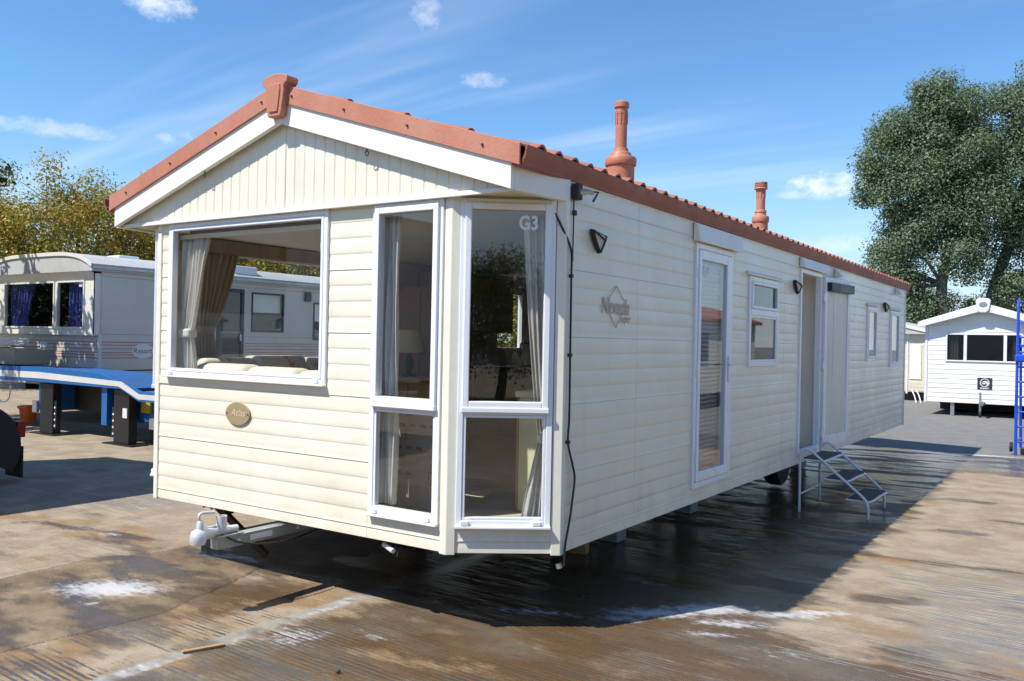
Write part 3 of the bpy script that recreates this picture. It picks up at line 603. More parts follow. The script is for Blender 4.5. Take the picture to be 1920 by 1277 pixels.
# small kitchen window with two lights
w_,r1=trim((W,0,0),Y_,X_,SW,'window',.05); zt=2.215
MB().box(W-.04,W+.03,r1[0],r1[1],zt-.032,zt+.032).build('transom','upvc',w_,bevel=.005)
sash(w_,(W,0,0),Y_,X_,(r1[0],r1[1],zt+.032,r1[3]),.03,.04,'glass_dark'); mb=MB(); r3=frame_rect(mb,(W,0,0),Y_,X_,(r1[0]+.001,r1[1]-.001,r1[2]+.001,zt-.033),.02,-.02,.02); lo=mb.build('glazing_bead','upvc',w_); pane(lo,(W,0,0),Y_,X_,r3,.006,'glass_dark')
for i in range(24):
    z=r1[2]+.03+i*.035; MB().obox((W-.06,(r1[0]+r1[1])/2,z),(.008,0,.014),(0,(r1[1]-r1[0])/2,0),(-.0008,0,.0005)).build('blind_slat','slat_blue',w_,fix=False)
# door 2 standing open
dr,r1=trim((W,0,0),Y_,X_,D2,'door',.052); bx('threshold','upvc',dr,W-.10,W+.03,D2[0]+.01,D2[1]-.01,D2[2]-.002,D2[2]+.03,.004)
H=Vector((W+.035,6.735,0)); E_=Vector((W+.135,7.615,0)); lu=(E_-H).normalized(); ln=Vector((lu.y,-lu.x,0)); lw=(E_-H).length
mb=MB(); r2=frame_rect(mb,H,lu,ln,(0,lw,.645,2.755),(.085,.085,.13,.085),-.022,.022); lf=mb.build('door_leaf','upvc',dr,bevel=.006); pane(lf,H,lu,ln,r2,.006,'frosted')
MB().obox(H+lu*(lw*.53)+ln*.05+Vector((0,0,2.635)),lu*(lw*.46),ln*.03,Vector((0,0,.055))).build('blind_cassette','black',lf,bevel=.006)
MB().tube([H+lu*(lw*.30)+ln*.03+Vector((0,0,2.6)),H+lu*(lw*.29)+ln*.032+Vector((0,0,1.5))],.004,6).build('blind_cord','white_paint',lf)
for z in (.80,1.66,2.50): MB().obox((W+.04,6.725,z),(.016,0,0),(0,.035,0),(0,0,.05)).build('hinge','silver',dr,bevel=.004)
# far bedroom windows with net blinds, upper panels coloured as an orange reflection
for r,bz,bm_ in ((N1,2.19,'orange_reflection'),(N2,2.25,'orange_reflection')):
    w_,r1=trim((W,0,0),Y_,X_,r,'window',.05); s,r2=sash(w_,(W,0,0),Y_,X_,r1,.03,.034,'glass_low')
    bx('blind_shaped_panel',bm_,w_,W-.048,W-.044,r1[0],r1[1],bz,r1[3]); bx('net_blind','cream_blind',w_,W-.058,W-.054,r1[0],r1[1],r1[2],bz+.02)
# hoods, brackets, lights
def hood(y0,y1,z0,z1,d=.055):
    MB().prism([(W+.013,z0+.01),(W+d+.02,z0),(W+d+.022,z0+.012),(W+d*.75,z1),(W+.013,z1)],'y',y0,y1).build('door_hood','fascia',van,bevel=.003)
hood(2.55,3.64,2.752,2.908); hood(5.74,6.83,2.79,2.908)
MB().prism([(W+.013,2.575),(W+.055,2.572),(W+.057,2.585),(W+.013,2.612)],'y',3.93,5.02).build('window_hood','fascia',van,bevel=.003)
for a,b,z in ((9.30,10.08,2.515),(11.05,11.94,2.52)): MB().prism([(W+.013,z),(W+.05,z-.003),(W+.052,z+.01),(W+.013,z+.04)],'y',a,b).build('window_hood','fascia',van,bevel=.003)
for y in (7.33,11.5): MB().prism([(W+.013,2.80),(W+.10,2.80),(W+.10,2.812),(W+.03,2.905),(W+.013,2.905)],'y',y,y+.12).build('awning_bracket','fascia',van,bevel=.003)
for y,z,s in ((.815,2.57,1.),(5.56,2.56,1.),(10.6,2.55,1.)):
    p=[(-.085,.065),(.02,.075),(.105,-.005),(.035,-.082),(-.03,-.08)]
    tri=[(-.10,.07),(.115,.045),(.02,-.09)]
    o=MB().prism([(y+a*s,z+b*s) for a,b in tri],'x',W+.014,W+.05).build('wall_light','black',van,bevel=.01,seg=3)
    MB().add([(W+.05,y+a*s*.78,z+b*s*.78) for a,b in tri]+[(W+.085,y+.01,z)],[(0,1,3),(1,2,3),(2,0,3),(0,2,1)]).build('lens','lamp_glass',o)
    for a,b in tri: MB().tube([(W+.05,y+a*s*.86,z+b*s*.86),(W+.089,y+.01,z)],.007,6).build('guard','black',o)
br=MB().box(W+.014,W+.07,.475,.535,2.80,2.905).build('aerial_bracket','dark_steel',van,bevel=.008)
MB().tube([(W+.05,.51,2.85),(W+.085,.58,2.862),(W+.10,.62,2.858)],[.026,.016,.012],8).build('aerial_arm','galv',br,smooth=True)
MB().tube([(W+.09,.60,2.865),(W+.115,.66,2.868),(W+.11,.60,2.80)],.008,6).build('aerial_hook','black',br)
cp=[(.333,2.69),(.40,2.61),(.462,2.478),(.474,2.306),(.478,2.0),(.480,1.795),(.484,1.408),(.475,1.234),(.53,1.10),(.570,.993),(.545,.85),(.515,.726),(.463,.562),(.452,.44)]
def cr(pts,n=6):
    P_=[Vector(p) for p in pts]; r=[]
    for i in range(len(P_)-1):
        a,b,c,d=P_[max(i-1,0)],P_[i],P_[i+1],P_[min(i+2,len(P_)-1)]
        for k in range(n):
            t_=k/n; r.append(.5*((2*b)+(c-a)*t_+(2*a-5*b+4*c-d)*t_*t_+(3*b-a-3*c+d)*t_**3))
    return r+[P_[-1]]
cb=MB().tube(cr([(3.612,.372,2.715),(3.650,.395,2.63)]+[(W+.030,y,z) for y,z in cp[2:]]),.0075,6).build('cable','cable',van,smooth=True)
for z,y in ((2.306,.474),(1.795,.48),(1.234,.475)): MB().box(W+.014,W+.042,y-.012,y+.012,z-.012,z+.012).build('cable_clip','black',cb,bevel=.004)
MB().tube([(W+.02,.505,2.80),(W+.022,.503,2.70),(W+.022,.50,2.4)],.005,6).build('cable','dark_steel',van); bx('cable_knot','dark_steel',van,W+.015,W+.04,.49,.52,2.70,2.735,.006)
MB().tube([(W-.01,.45,.45),(W,.452,.42)],.02,8).build('cable_plug','galv',van)
# lettering on the flank and the oval badge
text('lettering','Nevada',.165,'logo_red',van,(W+.0145,1.14,2.135),(0,1,0),(0,0,1),.0008,.22,.001,.86)
text('lettering','Super',.085,'logo_red',van,(W+.0145,1.29,2.055),(0,1,0),(0,0,1),.0008,.25,.0,.9)
for a,b in (((1.03,2.19),(1.147,2.285)),((1.147,2.285),(1.26,2.19)),((1.05,2.08),(1.145,1.99)),((1.145,1.99),(1.19,2.04))):
    MB().tube([(W+.0145,a[0],a[1]),(W+.0145,b[0],b[1])],.0032,5).build('logo_diamond','logo_grey',van)
text('lettering','STATIC HOLIDAY HOME',.0001,'logo_grey',van,(W,1.1,1.95),(0,1,0),(0,0,1),0) if 0 else None
bd=MB().lathe([(1,-.022),(1,-.012)],(0,0,0),40,'y'); bd.v=[(1.048+a*.140,b,1.279+c*.089) for a,b,c in bd.v]; bd=bd.build('badge','gold',van,bevel=.003)
text('lettering','Atlas',.078,'gold_letter',bd,(1.055,-.0235,1.285),(1,0,0),(0,0,1),.0008,.3,.0,1.)
for s in (-1,1): MB().lathe([(.006,-.027),(.006,-.02)],(1.048+s*.122,0,1.279),8,'y').build('rivet','dark_steel',bd)
# ---- running gear
for x in (.376,2.71): bx('chassis_beam','dark_steel',van,x-.03,x+.03,.5,L-.3,.37,.52)
for y in (.6,2.9,4.8,6.2,6.9,9.2,11.6): bx('cross_member','dark_steel',van,-.2,3.3,y-.03,y+.03,.43,.515)
db=MB().box(1.50,1.58,-.59,.35,.418,.50).build('drawbar','galv',van,bevel=.006)
bx('drawbar_tongue','dark_steel',db,1.49,1.59,.30,1.6,.40,.50)
for a in (.376,2.71): MB().obox(((1.54+a)/2,1.35,.45),((a-1.54)/2,.75,0),(.03,-.0,0),(0,0,.05)).build('a_frame','dark_steel',van)
for y in (.12,-.42): MB().lathe([(.016,-.004),(.016,.006)],(1.583,y,.458),8,'x').build('bolt','silver',db)
MB().box(1.582,1.585,-.32,-.12,.44,.478).build('name_plate','silver',db)
bx('mounting_plate','galv',db,1.485,1.595,-.60,-.38,.501,.513,.004)
cp_=MB().tube([(1.54,-.40,.535),(1.54,-.52,.535),(1.54,-.62,.538),(1.54,-.69,.535)],[.024,.030,.038,.044],14).build('coupling_head','silver',db,smooth=True,angle=60)
MB().lathe([(.048,0),(.054,.02),(.055,.05),(.046,.085),(.022,.10)],(1.54,-.715,.475),18).build('coupling_cup','silver',cp_,smooth=True,angle=60)
MB().lathe([(.036,0),(.036,.10),(.030,.10),(.028,.02)],(1.56,-.545,.545),18).build('jockey_clamp','silver',cp_,smooth=True,angle=40)
MB().lathe([(.026,0),(.024,.05),(.014,.07)],(1.54,-.70,.565),14).build('coupling_neck','silver',cp_,smooth=True,angle=60)
MB().tube(cr([(1.54,-.70,.62),(1.54,-.712,.655),(1.54,-.70,.678),(1.54,-.66,.68),(1.54,-.59,.672)],4),.010,8).build('coupling_handle','silver',cp_,smooth=True,angle=60)
MB().tube([(1.54,-.66,.575),(1.55,-.56,.58)],.008,8).build('link_rod','silver',cp_)
MB().tube(cr([(1.56,-.55,.52),(1.62,-.40,.44),(1.66,-.1,.40),(1.62,.3,.42)],5),.007,6).build('breakaway_cable','black',cp_)
ra=MB().obox((.70,.30,.30),(-.19,-.13,.225),(.022,-.03,0),(.012,.01,.018)).build('corner_steady','rust',van,bevel=.006)
MB().obox((.62,.30,.46),(.10,-.03,.05),(.01,.03,0),(-.008,0,.022)).build('steady_brace','rust',ra)
MB().tube([(.47,.12,.47),(.56,.10,.50),(.60,.11,.47)],.008,6).build('brake_cable','galv',van)
MB().tube([(2.50,.06,.475),(2.62,.02,.455)],.017,10).build('gas_pipe','white_paint',van); MB().tube([(2.60,.05,.48),(2.60,.04,.43),(2.64,.04,.425),(2.64,.05,.47)],.006,6).build('pipe_hook','rust',van)
ax_=MB().tube([(0,7.4,.36),(3.0,7.4,.36)],.035,8).build('axle','dark_steel',van)
for x in (.05,2.95):
    w_=MB().lathe([(.20,-.10),(.31,-.10),(.335,-.07),(.34,0),(.335,.07),(.31,.10),(.20,.10)],(x,7.4,.34),28,'x').build('wheel','rubber',van,smooth=True,angle=40)
    MB().lathe([(.05,-.07),(.20,-.085),(.205,.085),(.05,.07)],(x,7.4,.34),20,'x').build('rim','silver',w_,smooth=True,angle=40)
for x,y in ((2.71,3.05),(2.71,4.85),(2.71,9.3),(.376,3.0),(.376,9.2)): MB().box(x-.10,x+.10,y-.10,y+.10,.0,.30).box(x-.05,x+.05,y-.05,y+.05,.30,.37).build('support_stand','concrete_block',van,bevel=.012)
MB().tube([(3.25,1.2,.47),(3.25,8.8,.44)],.022,8).build('waste_pipe','galv',van); MB().tube([(2.2,2.0,.49),(2.2,10.8,.47)],.012,6).build('gas_pipe','yellow_bolt',van)
for y in (8.3,10.9,12.2): bx('outrigger','yellow_bolt',van,2.74,3.5,y-.05,y+.05,.455,.518,.005)

# ------------------------------------------------------------------ inside the lounge
bx('curtain_rail','inner',van,FW[0],FW[1]-.02,.055,.09,2.665,2.70); bx('pelmet','curtain_brown',van,XL+.055,XL+.12,.55,2.9,2.66,2.79); bx('pelmet','wood_dark',van,.25,FW[1],.10,.13,2.70,2.795)
curtain('curtain','cream lined curtain tied back at the left of the wide front window','curtain_cream',(.17,.10),(1,0),.34,1.45,2.67,1.89,.42,0,.026,6)
curtain('curtain','brown curtain tied back inside the left side window, behind the cream one','curtain_brown',(XL+.12,.70),(0,1),.46,1.5,2.66,1.93,.36,0,.03,7)
curtain('curtain','cream curtain edge hanging at the right of the wide front window','curtain_cream',(1.775,.10),(1,0),.19,1.5,2.67,1.9,.38,1,.02,4)
curtain('curtain','cream curtain hanging at the left of the narrow front bay window','curtain_cream',(2.40,.10),(1,0),.16,.75,2.72,None,.5,0,.024,4)
pc=P2+DU*(DL-.26)-DN*.11
curtain('curtain','cream curtain in the right of the angled bay window marked G3','curtain_cream',(pc.x,pc.y),(DU.x,DU.y),.22,.68,2.70,1.25,.42,1,.024,5,None,1.9)
def cushion(name,mat,parent,x0,x1,y0,y1,z0,z1,b=.06):
    o=MB().box(x0,x1,y0,y1,z0,z1).build(name,mat,parent,bevel=b,seg=4); 
    for p in o.data.polygons: p.use_smooth=True
    return o
so_=empty('sofa',(1.0,.9,.612),'beige patterned corner sofa with plump back cushions under the front window','sofa')
bx('base','wood_dark',so_,.0,2.0,.14,.80,.612,.88); bx('base','wood_dark',so_,XL+.08,.15,.80,3.0,.612,.88)
for i in range(3): cushion('seat_cushion','sofa_print',so_,.02+i*.66,.66+i*.66,.40,.84,.88,1.06)
for i in range(2): cushion('seat_cushion','sofa_print',so_,-.24,.22,.86+i*1.0,1.84+i*1.0,.88,1.06)
for i,(a,b) in enumerate(((.24,.88),(.89,1.46),(1.47,2.0))): cushion('back_cushion','sofa_print',so_,a,b,.15,.40,1.06,1.645-.01*i,.075)
for i,(a,b) in enumerate(((.62,1.22),(1.23,1.86),(1.87,2.45),(2.46,2.98))): cushion('back_cushion','sofa_print',so_,XL+.10,XL+.36,a,b,1.06,1.665+.02*(i==1),.055)
sb=empty('sideboard',(.78,2.5,.612),'light wood sideboard behind the narrow front bay window','sideboard')
bx('carcass','wood',sb,.42,1.15,2.30,2.75,.612,1.46,.004); bx('top','wood',sb,.40,1.17,2.28,2.77,1.461,1.49,.006)
for a in (.44,.80): bx('drawer','wood',sb,a,a+.33,2.288,2.299,1.2,1.43,.003); bx('cupboard_door','wood',sb,a,a+.33,2.288,2.299,.66,1.18,.003)
LP=(.62,2.48); tl_=empty('table_lamp',(LP[0],LP[1],1.49),'table lamp with cream shade standing on the sideboard','lamp')
MB().lathe([(.08,1.49),(.08,1.51),(.02,1.53),(.045,1.6),(.05,1.66),(.015,1.72),(.012,1.78)],(LP[0],LP[1],0),18).build('lamp_base','black',tl_,smooth=True); MB().lathe([(.17,1.74),(.12,1.97),(.115,1.97),(.165,1.74)],(LP[0],LP[1],0),24).build('lamp_shade','shade',tl_,smooth=True)
wd=empty('tall_cupboard',(.42,3.1,.612),'tall brown wooden cupboard standing behind the sideboard','cupboard')
bx('carcass','wood_dark',wd,.05,.75,2.92,3.40,.612,2.45,.004); bx('cupboard_door','wood_dark',wd,.06,.39,2.908,2.919,.66,2.42,.003); bx('cupboard_door','wood_dark',wd,.41,.74,2.908,2.919,.66,2.42,.003)
cbx=empty('wrapped_panel_box',(2.1,.6,.612),'pale flat carton with faint red print behind the lower front bay pane','box')
bx('carton','card',cbx,1.66,2.62,.62,.80,.612,1.40,.006)
for r,(zz_,n_) in enumerate(((1.30,5),(1.22,7),(1.05,6),(.98,4),(.86,5))):
    for i in range(n_): bx('print_mark','print_red',cbx,1.80+i*.10+.03*(r%2),1.80+i*.10+.03*(r%2)+.055,.617,.6195,zz_,zz_+.022)
for i,(a,z) in enumerate(((2.10,1.12),(2.42,.80))):
    for q in ((a,a+.10,z,z+.008),(a,a+.10,z+.092,z+.10),(a,a+.008,z+.009,z+.091),(a+.092,a+.10,z+.009,z+.091)): bx('print_mark','print_red',cbx,q[0],q[1],.617,.6195,q[2],q[3])
cc_=empty('pale_cabinet',(3.1,1.15,.612),'pale cream wooden cabinet inside the right edge of the angled bay window','cabinet')
bx('carcass','cabinet_pale',cc_,2.95,3.42,1.02,1.50,.612,1.46,.004); bx('top','cabinet_pale',cc_,2.925,3.44,.995,1.52,1.461,1.51,.008); bx('corner_strip','wood',cc_,2.938,2.949,1.01,1.04,.612,1.46); bx('socket','upvc',cc_,3.19,3.27,1.008,1.019,.80,.94,.003)
ku=empty('kitchen_units',(-.25,5.2,.612),'beige kitchen base units with dark worktop under the rear window','kitchen unit')
bx('carcass','cabinet',ku,XL+.055,.02,3.95,6.58,.612,1.50,.003); bx('worktop','worktop',ku,XL+.055,.06,3.92,6.59,1.501,1.54,.006)
for i in range(5):
    a=3.97+i*.52; d_=bx('cupboard_door','cabinet',ku,.022,.038,a,a+.50,.70,1.28,.004); bx('handle','silver',d_,.040,.055,a+.12,a+.35,1.22,1.235,.003)
    d_=bx('drawer','cabinet',ku,.022,.038,a,a+.50,1.295,1.48,.004); bx('handle','silver',d_,.040,.055,a+.12,a+.35,1.40,1.415,.003)
MB().tube(cr([(-.4,6.12,1.54),(-.4,6.12,1.80),(-.36,6.12,1.86),(-.26,6.12,1.84)],4),.012,8).build('tap','black',ku,smooth=True)
wc=empty('wall_cupboards',(-.4,4.8,2.0),'beige kitchen wall cupboards hung beside the rear window','cupboard')
for i in range(3):
    a=3.95+i*.56; bx('carcass','cabinet',wc,XL+.055,XL+.36,a,a+.555,1.98,2.72,.003); bx('cupboard_door','cabinet',wc,XL+.361,XL+.377,a+.01,a+.545,1.99,2.71,.004)
bx('cooker_hood','cabinet',wc,XL+.055,XL+.45,4.52,5.05,1.86,1.975,.01)

# ------------------------------------------------------------------ steps at the open door
st=empty('caravan_steps',(4.1,6.1,0),'white tubular steps with three dark treads below the open door','steps')
for i,y in enumerate((5.68,6.56)):
    MB().tube(cr([(3.735,y,.0),(3.735,y,.30),(3.735,y,.62),(3.755,y,.685),(3.81,y,.715),(3.87,y,.69),(4.0,y,.585),(4.20,y,.42),(4.40,y,.255),(4.455,y,.19),(4.475,y,.12),(4.478,y,.0)],5),.0155,10).build('side_rail','white_paint',st,smooth=True)
MB().tube([(3.735,5.69,.20),(3.735,6.55,.20)],.011,8).build('cross_bar','white_paint',st)
for x0,z in ((3.76,.605),(4.02,.405),(4.26,.205)):
    tr_=MB().prism([(x0,5.705),(x0+.22,5.705),(x0+.235,5.72),(x0+.235,6.525),(x0+.22,6.54),(x0,6.54)],'z',z,z+.012).build('tread','tread',st,bevel=.003)
    MB().tube(cr([(x0-.02,5.69,z-.008),(x0+.10,5.70,z-.012),(x0+.235,5.72,z-.008),(x0+.243,6.12,z-.008),(x0+.235,6.53,z-.008),(x0-.02,6.55,z-.008)],5),.0105,8).build('tread_frame','white_paint',tr_,smooth=True)
# ------------------------------------------------------------------ loose things on the ground
o=MB().obox((2.62,2.40,.05),(.16,.03,0),(-.012,.06,0),(0,0,.05)).build('timber_block','wood',None,bevel=.004); tag(o,'sawn timber block lying on wet ground under the bay corner','timber block')
o=MB().obox((2.105,-1.08,.007),(.045,.115,0),(.014,-.006,0),(0,0,.006)).build('wood_offcut','wood',None,bevel=.003); tag(o,'thin orange wood offcut lying on the mortar joint in front','wood offcut')
def pebble(x,y,r,label):
    b=bmesh.new(); bmesh.ops.create_icosphere(b,subdivisions=2,radius=r)
    for v in b.verts: v.co*=1+.25*math.sin(v.co.x*90+v.co.y*70); v.co.z*=.7
    me=bpy.data.meshes.new('stone'); b.to_mesh(me); b.free(); me.materials.append(M['stone']); tag(link('stone',me,(x,y,r*.55)),label,'stone')
pebble(3.0,-.865,.016,'small dark stone on the concrete at the bottom edge of the yard')

# ------------------------------------------------------------------ neighbour caravan behind the blue trailer
NX,NY,NW=-10.,5.42,4.0
nb=empty('older_caravan',(NX-NW/2,NY+5,0),'older grey-cream caravan with pink stripes and blue curtains behind blue trailer','static caravan')
NWIN=[(9.17,10.15,1.97,2.90),(11.12,11.9,1.80,2.75)]; NDOOR=(8.20,8.95,1.0,2.95)
mb=MB(); wall_cells(mb,NY+.03,NY+10,.75,3.10,NWIN+[NDOOR],lambda a,b,c,d: mb.box(NX-.06,NX,a,b,c,d)); nsw=mb.build('side_wall','resort_cladding',nb)
mb=MB(); wall_cells(mb,NX-NW,NX-.001,.75,1.85,[],lambda a,b,c,d: mb.box(a,b,NY,NY+.05,c,d)); nfw=mb.build('front_wall','resort_cladding',nb)
FWs=[(NX-NW+.25,NX-NW+.35+.05,1.95,2.93),(NX-3.55,NX-1.50,1.95,2.93),(NX-1.40,NX-.38,1.95,2.93)]
mb=MB(); wall_cells(mb,NX-NW,NX-.02,1.85,3.06,FWs[1:],lambda a,b,c,d: mb.box(a,b,NY-.10,NY-.04,c,d)); nup=mb.build('bay_front','resort_trim',nb)
bx('bay_cheek','resort_trim',nb,NX-.06,NX-.018,NY-.10,NY+.03,1.85,3.06); bx('bay_floor','resort_trim',nb,NX-NW,NX-.02,NY-.10,NY+.001,1.82,1.85); bx('far_side_wall','resort_cladding',nb,NX-NW,NX-NW+.05,NY+.06,NY+10,.75,3.10); bx('shade_lining','black',nb,NX-NW+.051,NX-NW+.06,NY+.07,NY+9.9,.95,3.05); bx('inner_ceiling','black',nb,NX-NW+.07,NX-.1,NY+.0,NY+9.9,3.06,3.08); bx('end_wall','resort_cladding',nb,NX-NW,NX,NY+10,NY+10.05,.75,3.10); bx('inner_floor','black',nb,NX-NW,NX-.1,NY,NY+9.9,.9,.95); bx('inner_back','black',nb,NX-NW+.1,NX-.1,NY+2.2,NY+2.25,.95,3.05)  # black inner sheets stand in for the shade of the unlit rooms
for r in FWs[1:]:
    mb=MB(); rr=frame_rect(mb,(0,NY-.10,0),X_,-Y_,r,.035,-.04,.02); w_=mb.build('window','resort_trim',nb); pane(w_,(0,NY-.10,0),X_,-Y_,rr,-.01,'glass_low')
for r in NWIN:
    mb=MB(); rr=frame_rect(mb,(NX,0,0),Y_,X_,r,.035,-.04,.02); w_=mb.build('window','plate',nb); pane(w_,(NX,0,0),Y_,X_,rr,-.01,'glass'); bx('blind_shaped_panel','sign_face',w_,NX-.10,NX-.09,rr[0],rr[1],(rr[2]+rr[3])/2,rr[3])
mb=MB(); rr=frame_rect(mb,(NX,0,0),Y_,X_,NDOOR,.08,-.05,.02); w_=mb.build('door','plate',nb); pane(w_,(NX,0,0),Y_,X_,rr,-.01,'glass_dark'); bx('handle','silver',w_,NX+.02,NX+.05,8.83,8.86,1.75,1.90)
bx('wall_light','plate',nb,NX+.001,NX+.09,10.80,10.98,2.76,3.0,.02)
# arched roof and sloping eave
arc=[(NX-NW/2+(NW/2+.08)*u,3.24+.27*(1-abs(u)**4.5)) for u in np.linspace(-1,1,23)]
nr=MB().prism(arc+[(NX+.07,3.10),(NX-NW-.07,3.10)],'y',NY-.22,NY+10.1).build('roof','roof_felt',nb,smooth=True,angle=50)
MB().prism([(a,b+.004) for a,b in arc]+[(a,b-.07) for a,b in arc[::-1]],'y',NY-.25,NY-.225).build('roof_edge','resort_trim',nr)
bx('awning_rail','galv',nr,NX+.081,NX+.10,NY-.22,NY+10.1,3.15,3.20); MB().prism([(NY-.19,3.10),(NY-.10,2.98),(NY-.105,3.06),(NY-.17,3.12)],'x',NX-NW,NX-.05).build('eave_board','resort_trim',nr)
bx('roof_vent','upvc',nr,NX-.55,NX-.06,8.66,9.38,3.20,3.50,.03); bx('roof_vent','upvc',nr,NX-1.5,NX-1.0,NY+1.0,NY+1.5,3.35,3.56,.03)
for z in (1.845,3.0): bx('sheet_joint','plate',nsw,NX+.0005,NX+.002,NY+.06,NY+10,z,z+.006)
for i in range(11): bx('cladding_rib','resort_cladding',nsw,NX+.001,NX+.006,NY+.05,NY+10,1.94+i*.10,1.955+i*.10) if i*0.1+1.94<1.95 else None
for z in (1.68,1.62,1.545,1.47,1.42,1.36): bx('stripe','pink_stripe',nsw,NX+.001,NX+.004,NY+.05,8.19,z,z+.020); bx('stripe','pink_stripe',nsw,NX+.001,NX+.004,8.97,NY+10,z,z+.020); bx('stripe','pink_stripe',nfw,NX-NW,NX-.06,NY-.004,NY-.001,z,z+.020)
bx('corner_trim','resort_trim',nb,NX-.05,NX+.012,NY-.012,NY+.045,.75,1.85); bx('skirt_rail','plate',nb,NX+.001,NX+.012,NY+.05,NY+10,1.10,1.125)
sg=MB().lathe([(1,.001),(1,.008)],(0,0,0),32,'x'); sg.v=[(NX+a,6.38+b*.245,1.508+c*.15) for a,b,c in sg.v]; sg=sg.build('name_sign','sign_face',nb)
text('lettering','Resort',.155,'sign_ink',sg,(NX+.0095,6.38,1.51),(0,1,0),(0,0,1),.0005); text('lettering','HOMES',.035,'sign_ink',sg,(NX+.0095,6.38,1.42),(0,1,0),(0,0,1),.0005) if 0 else None
sg=MB().lathe([(1,-.008),(1,-.001)],(0,0,0),32,'y'); sg.v=[(-12.1+a*.22,NY+b,1.53+c*.14) for a,b,c in sg.v]; sg=sg.build('name_sign','sign_face',nb)
text('lettering','Resort',.12,'sign_ink',sg,(-12.1,NY-.0095,1.53),(1,0,0),(0,0,1),.0005)
bx('sticker','letter_white',nb,-10.62,-10.50,NY-.085,NY-.079,2.80,2.90)
for x in (NX-.6,NX-3.4): bx('chassis_beam','dark_steel',nb,x-.03,x+.03,NY+.3,NY+9.7,.58,.75)
for y in (NY+4.6,): 
    for x in (NX-.15,NX-3.8): MB().lathe([(.18,-.1),(.33,-.1),(.34,0),(.33,.1),(.18,.1)],(x,y,.34),20,'x').build('wheel','rubber',nb,smooth=True)
for y in (NY+1.,NY+9.): 
    for x in (NX-.6,NX-3.4): bx('support_stand','concrete_block',nb,x-.1,x+.1,y-.1,y+.1,0,.58)
curtain('curtain','blue curtain hanging in the small right pane of the older caravan','curtain_blue',(-11.2,NY+.05),(1,0),.78,1.9,2.95,None,.5,0,.04,7)
curtain('curtain','blue curtain gathered in the wide middle pane of the older caravan','curtain_blue',(-13.55,NY+.05),(1,0),.95,1.9,2.95,1.95,.75,0,.05,7)
# ------------------------------------------------------------------ blue low-loader trailer
lt=empty('low_loader_trailer',(-6.5,5,0),'blue low-loader trailer with pale side stripe standing on black legs','trailer')
TOP=[(-13.2,1.20),(-10.9,1.205),(-9.4,1.235),(-7.6,1.185),(-6.72,1.0),(-6.42,.93),(-2.4,.95)]; BOT=[(-13.2,.94),(-10.9,.94),(-9.6,.955),(-6.95,.945),(-6.45,.765),(-2.4,.785)]
MB().prism(TOP+BOT[::-1],'y',4.0,4.06).build('side_beam','blue_paint',lt,bevel=.006)
MB().prism([(-13.2,.99),(-9.5,1.02),(-7.0,.985),(-6.45,.80),(-2.4,.82),(-2.4,.905),(-6.43,.885),(-6.93,1.07),(-9.5,1.135),(-13.2,1.11)],'y',3.994,3.999).build('reflective_stripe','reflect_white',lt)
MB().prism([(a,b-.07) for a,b in TOP]+[(a,b+.03) for a,b in BOT[::-1]],'y',5.12,5.18).build('side_beam','blue_paint',lt)
MB().prism([(-13.2,1.16),(-9.4,1.195),(-7.6,1.145),(-6.7,.97),(-6.7,.95),(-7.6,1.12),(-9.4,1.17),(-13.2,1.13)],'y',4.061,5.119).build('deck_plate','dark_blue',lt)
bx('bed_deck','galv',lt,-9.2,-2.4,5.19,6.5,.88,.93); bx('side_beam','blue_paint',lt,-9.2,-2.4,6.5,6.56,.76,.96); bx('bed_deck','galv',lt,-6.4,-2.4,4.07,5.11,.88,.93)
bx('cross_member','blue_paint',lt,-9.72,-9.40,4.10,5.08,.42,.93); bx('cross_member','blue_paint',lt,-7.62,-7.46,4.07,5.1,.30,.94); bx('side_skirt','blue_paint',lt,-7.45,-2.4,4.30,4.34,.40,.90); bx('cross_member','dark_steel',lt,-9.4,-7.63,4.6,4.7,.42,.9)
for x in (-9.42,-7.05):
    lg=bx('support_leg','black',lt,x-.22,x+.22,4.08,4.24,.02,.93,.01); bx('leg_foot','black',lg,x-.42,x+.42,4.0,4.32,.0,.02)
    f_=bx('leg_flange','black',lg,x-.30 if x>-8 else x+.22,x-.221 if x>-8 else x+.31,4.10,4.12,.12,.62)
    for i in range(4): MB().lathe([(.02,4.094),(.02,4.099)],(x-.26 if x>-8 else x+.265,0,.17+i*.11),8,'y').build('pin_hole','white_paint',f_)
bx('warning_plate','sign_face',lt,-6.98,-6.86,4.06,4.078,.46,.62); bx('tool_box','yellow_bolt',lt,-6.75,-6.5,4.25,4.29,.55,.8); bx('side_marker','galv',lt,-6.02,-5.7,3.92,3.99,.35,.52); bx('side_marker','galv',lt,-9.85,-9.70,4.05,4.1,.38,.60)
bx('beam_wheel_box','dark_steel',lt,-2.8,-2.4,4.1,6.4,.4,.75)
for y in (4.3,6.2):
    w_=MB().lathe([(.2,-.12),(.38,-.12),(.40,0),(.38,.12),(.2,.12)],(-2.9,y,.40),24,'y').build('wheel','rubber',lt,smooth=True); MB().lathe([(.05,-.09),(.2,-.1),(.2,.1),(.05,.09)],(-2.9,y,.40),16,'y').build('rim','galv',w_,smooth=True)
tk=empty('water_tank',(-11.9,4.6,1.2),'dull olive box tank lying on the blue trailer neck','tank'); bx('tank_body','tank',tk,-13.0,-11.05,4.30,5.02,1.212,1.52,.02); bx('tank_lid','tank',tk,-12.5,-12.2,4.5,4.8,1.521,1.55,.01)
pts=[]
for k in range(46):
    a=k*.55; pts.append((-11.95+(.62+.05*math.sin(k*.9))*math.cos(a),4.62+(.26+.03*math.cos(k*1.7))*math.sin(a),1.56+.004*k+.02*math.sin(k*2.1)))
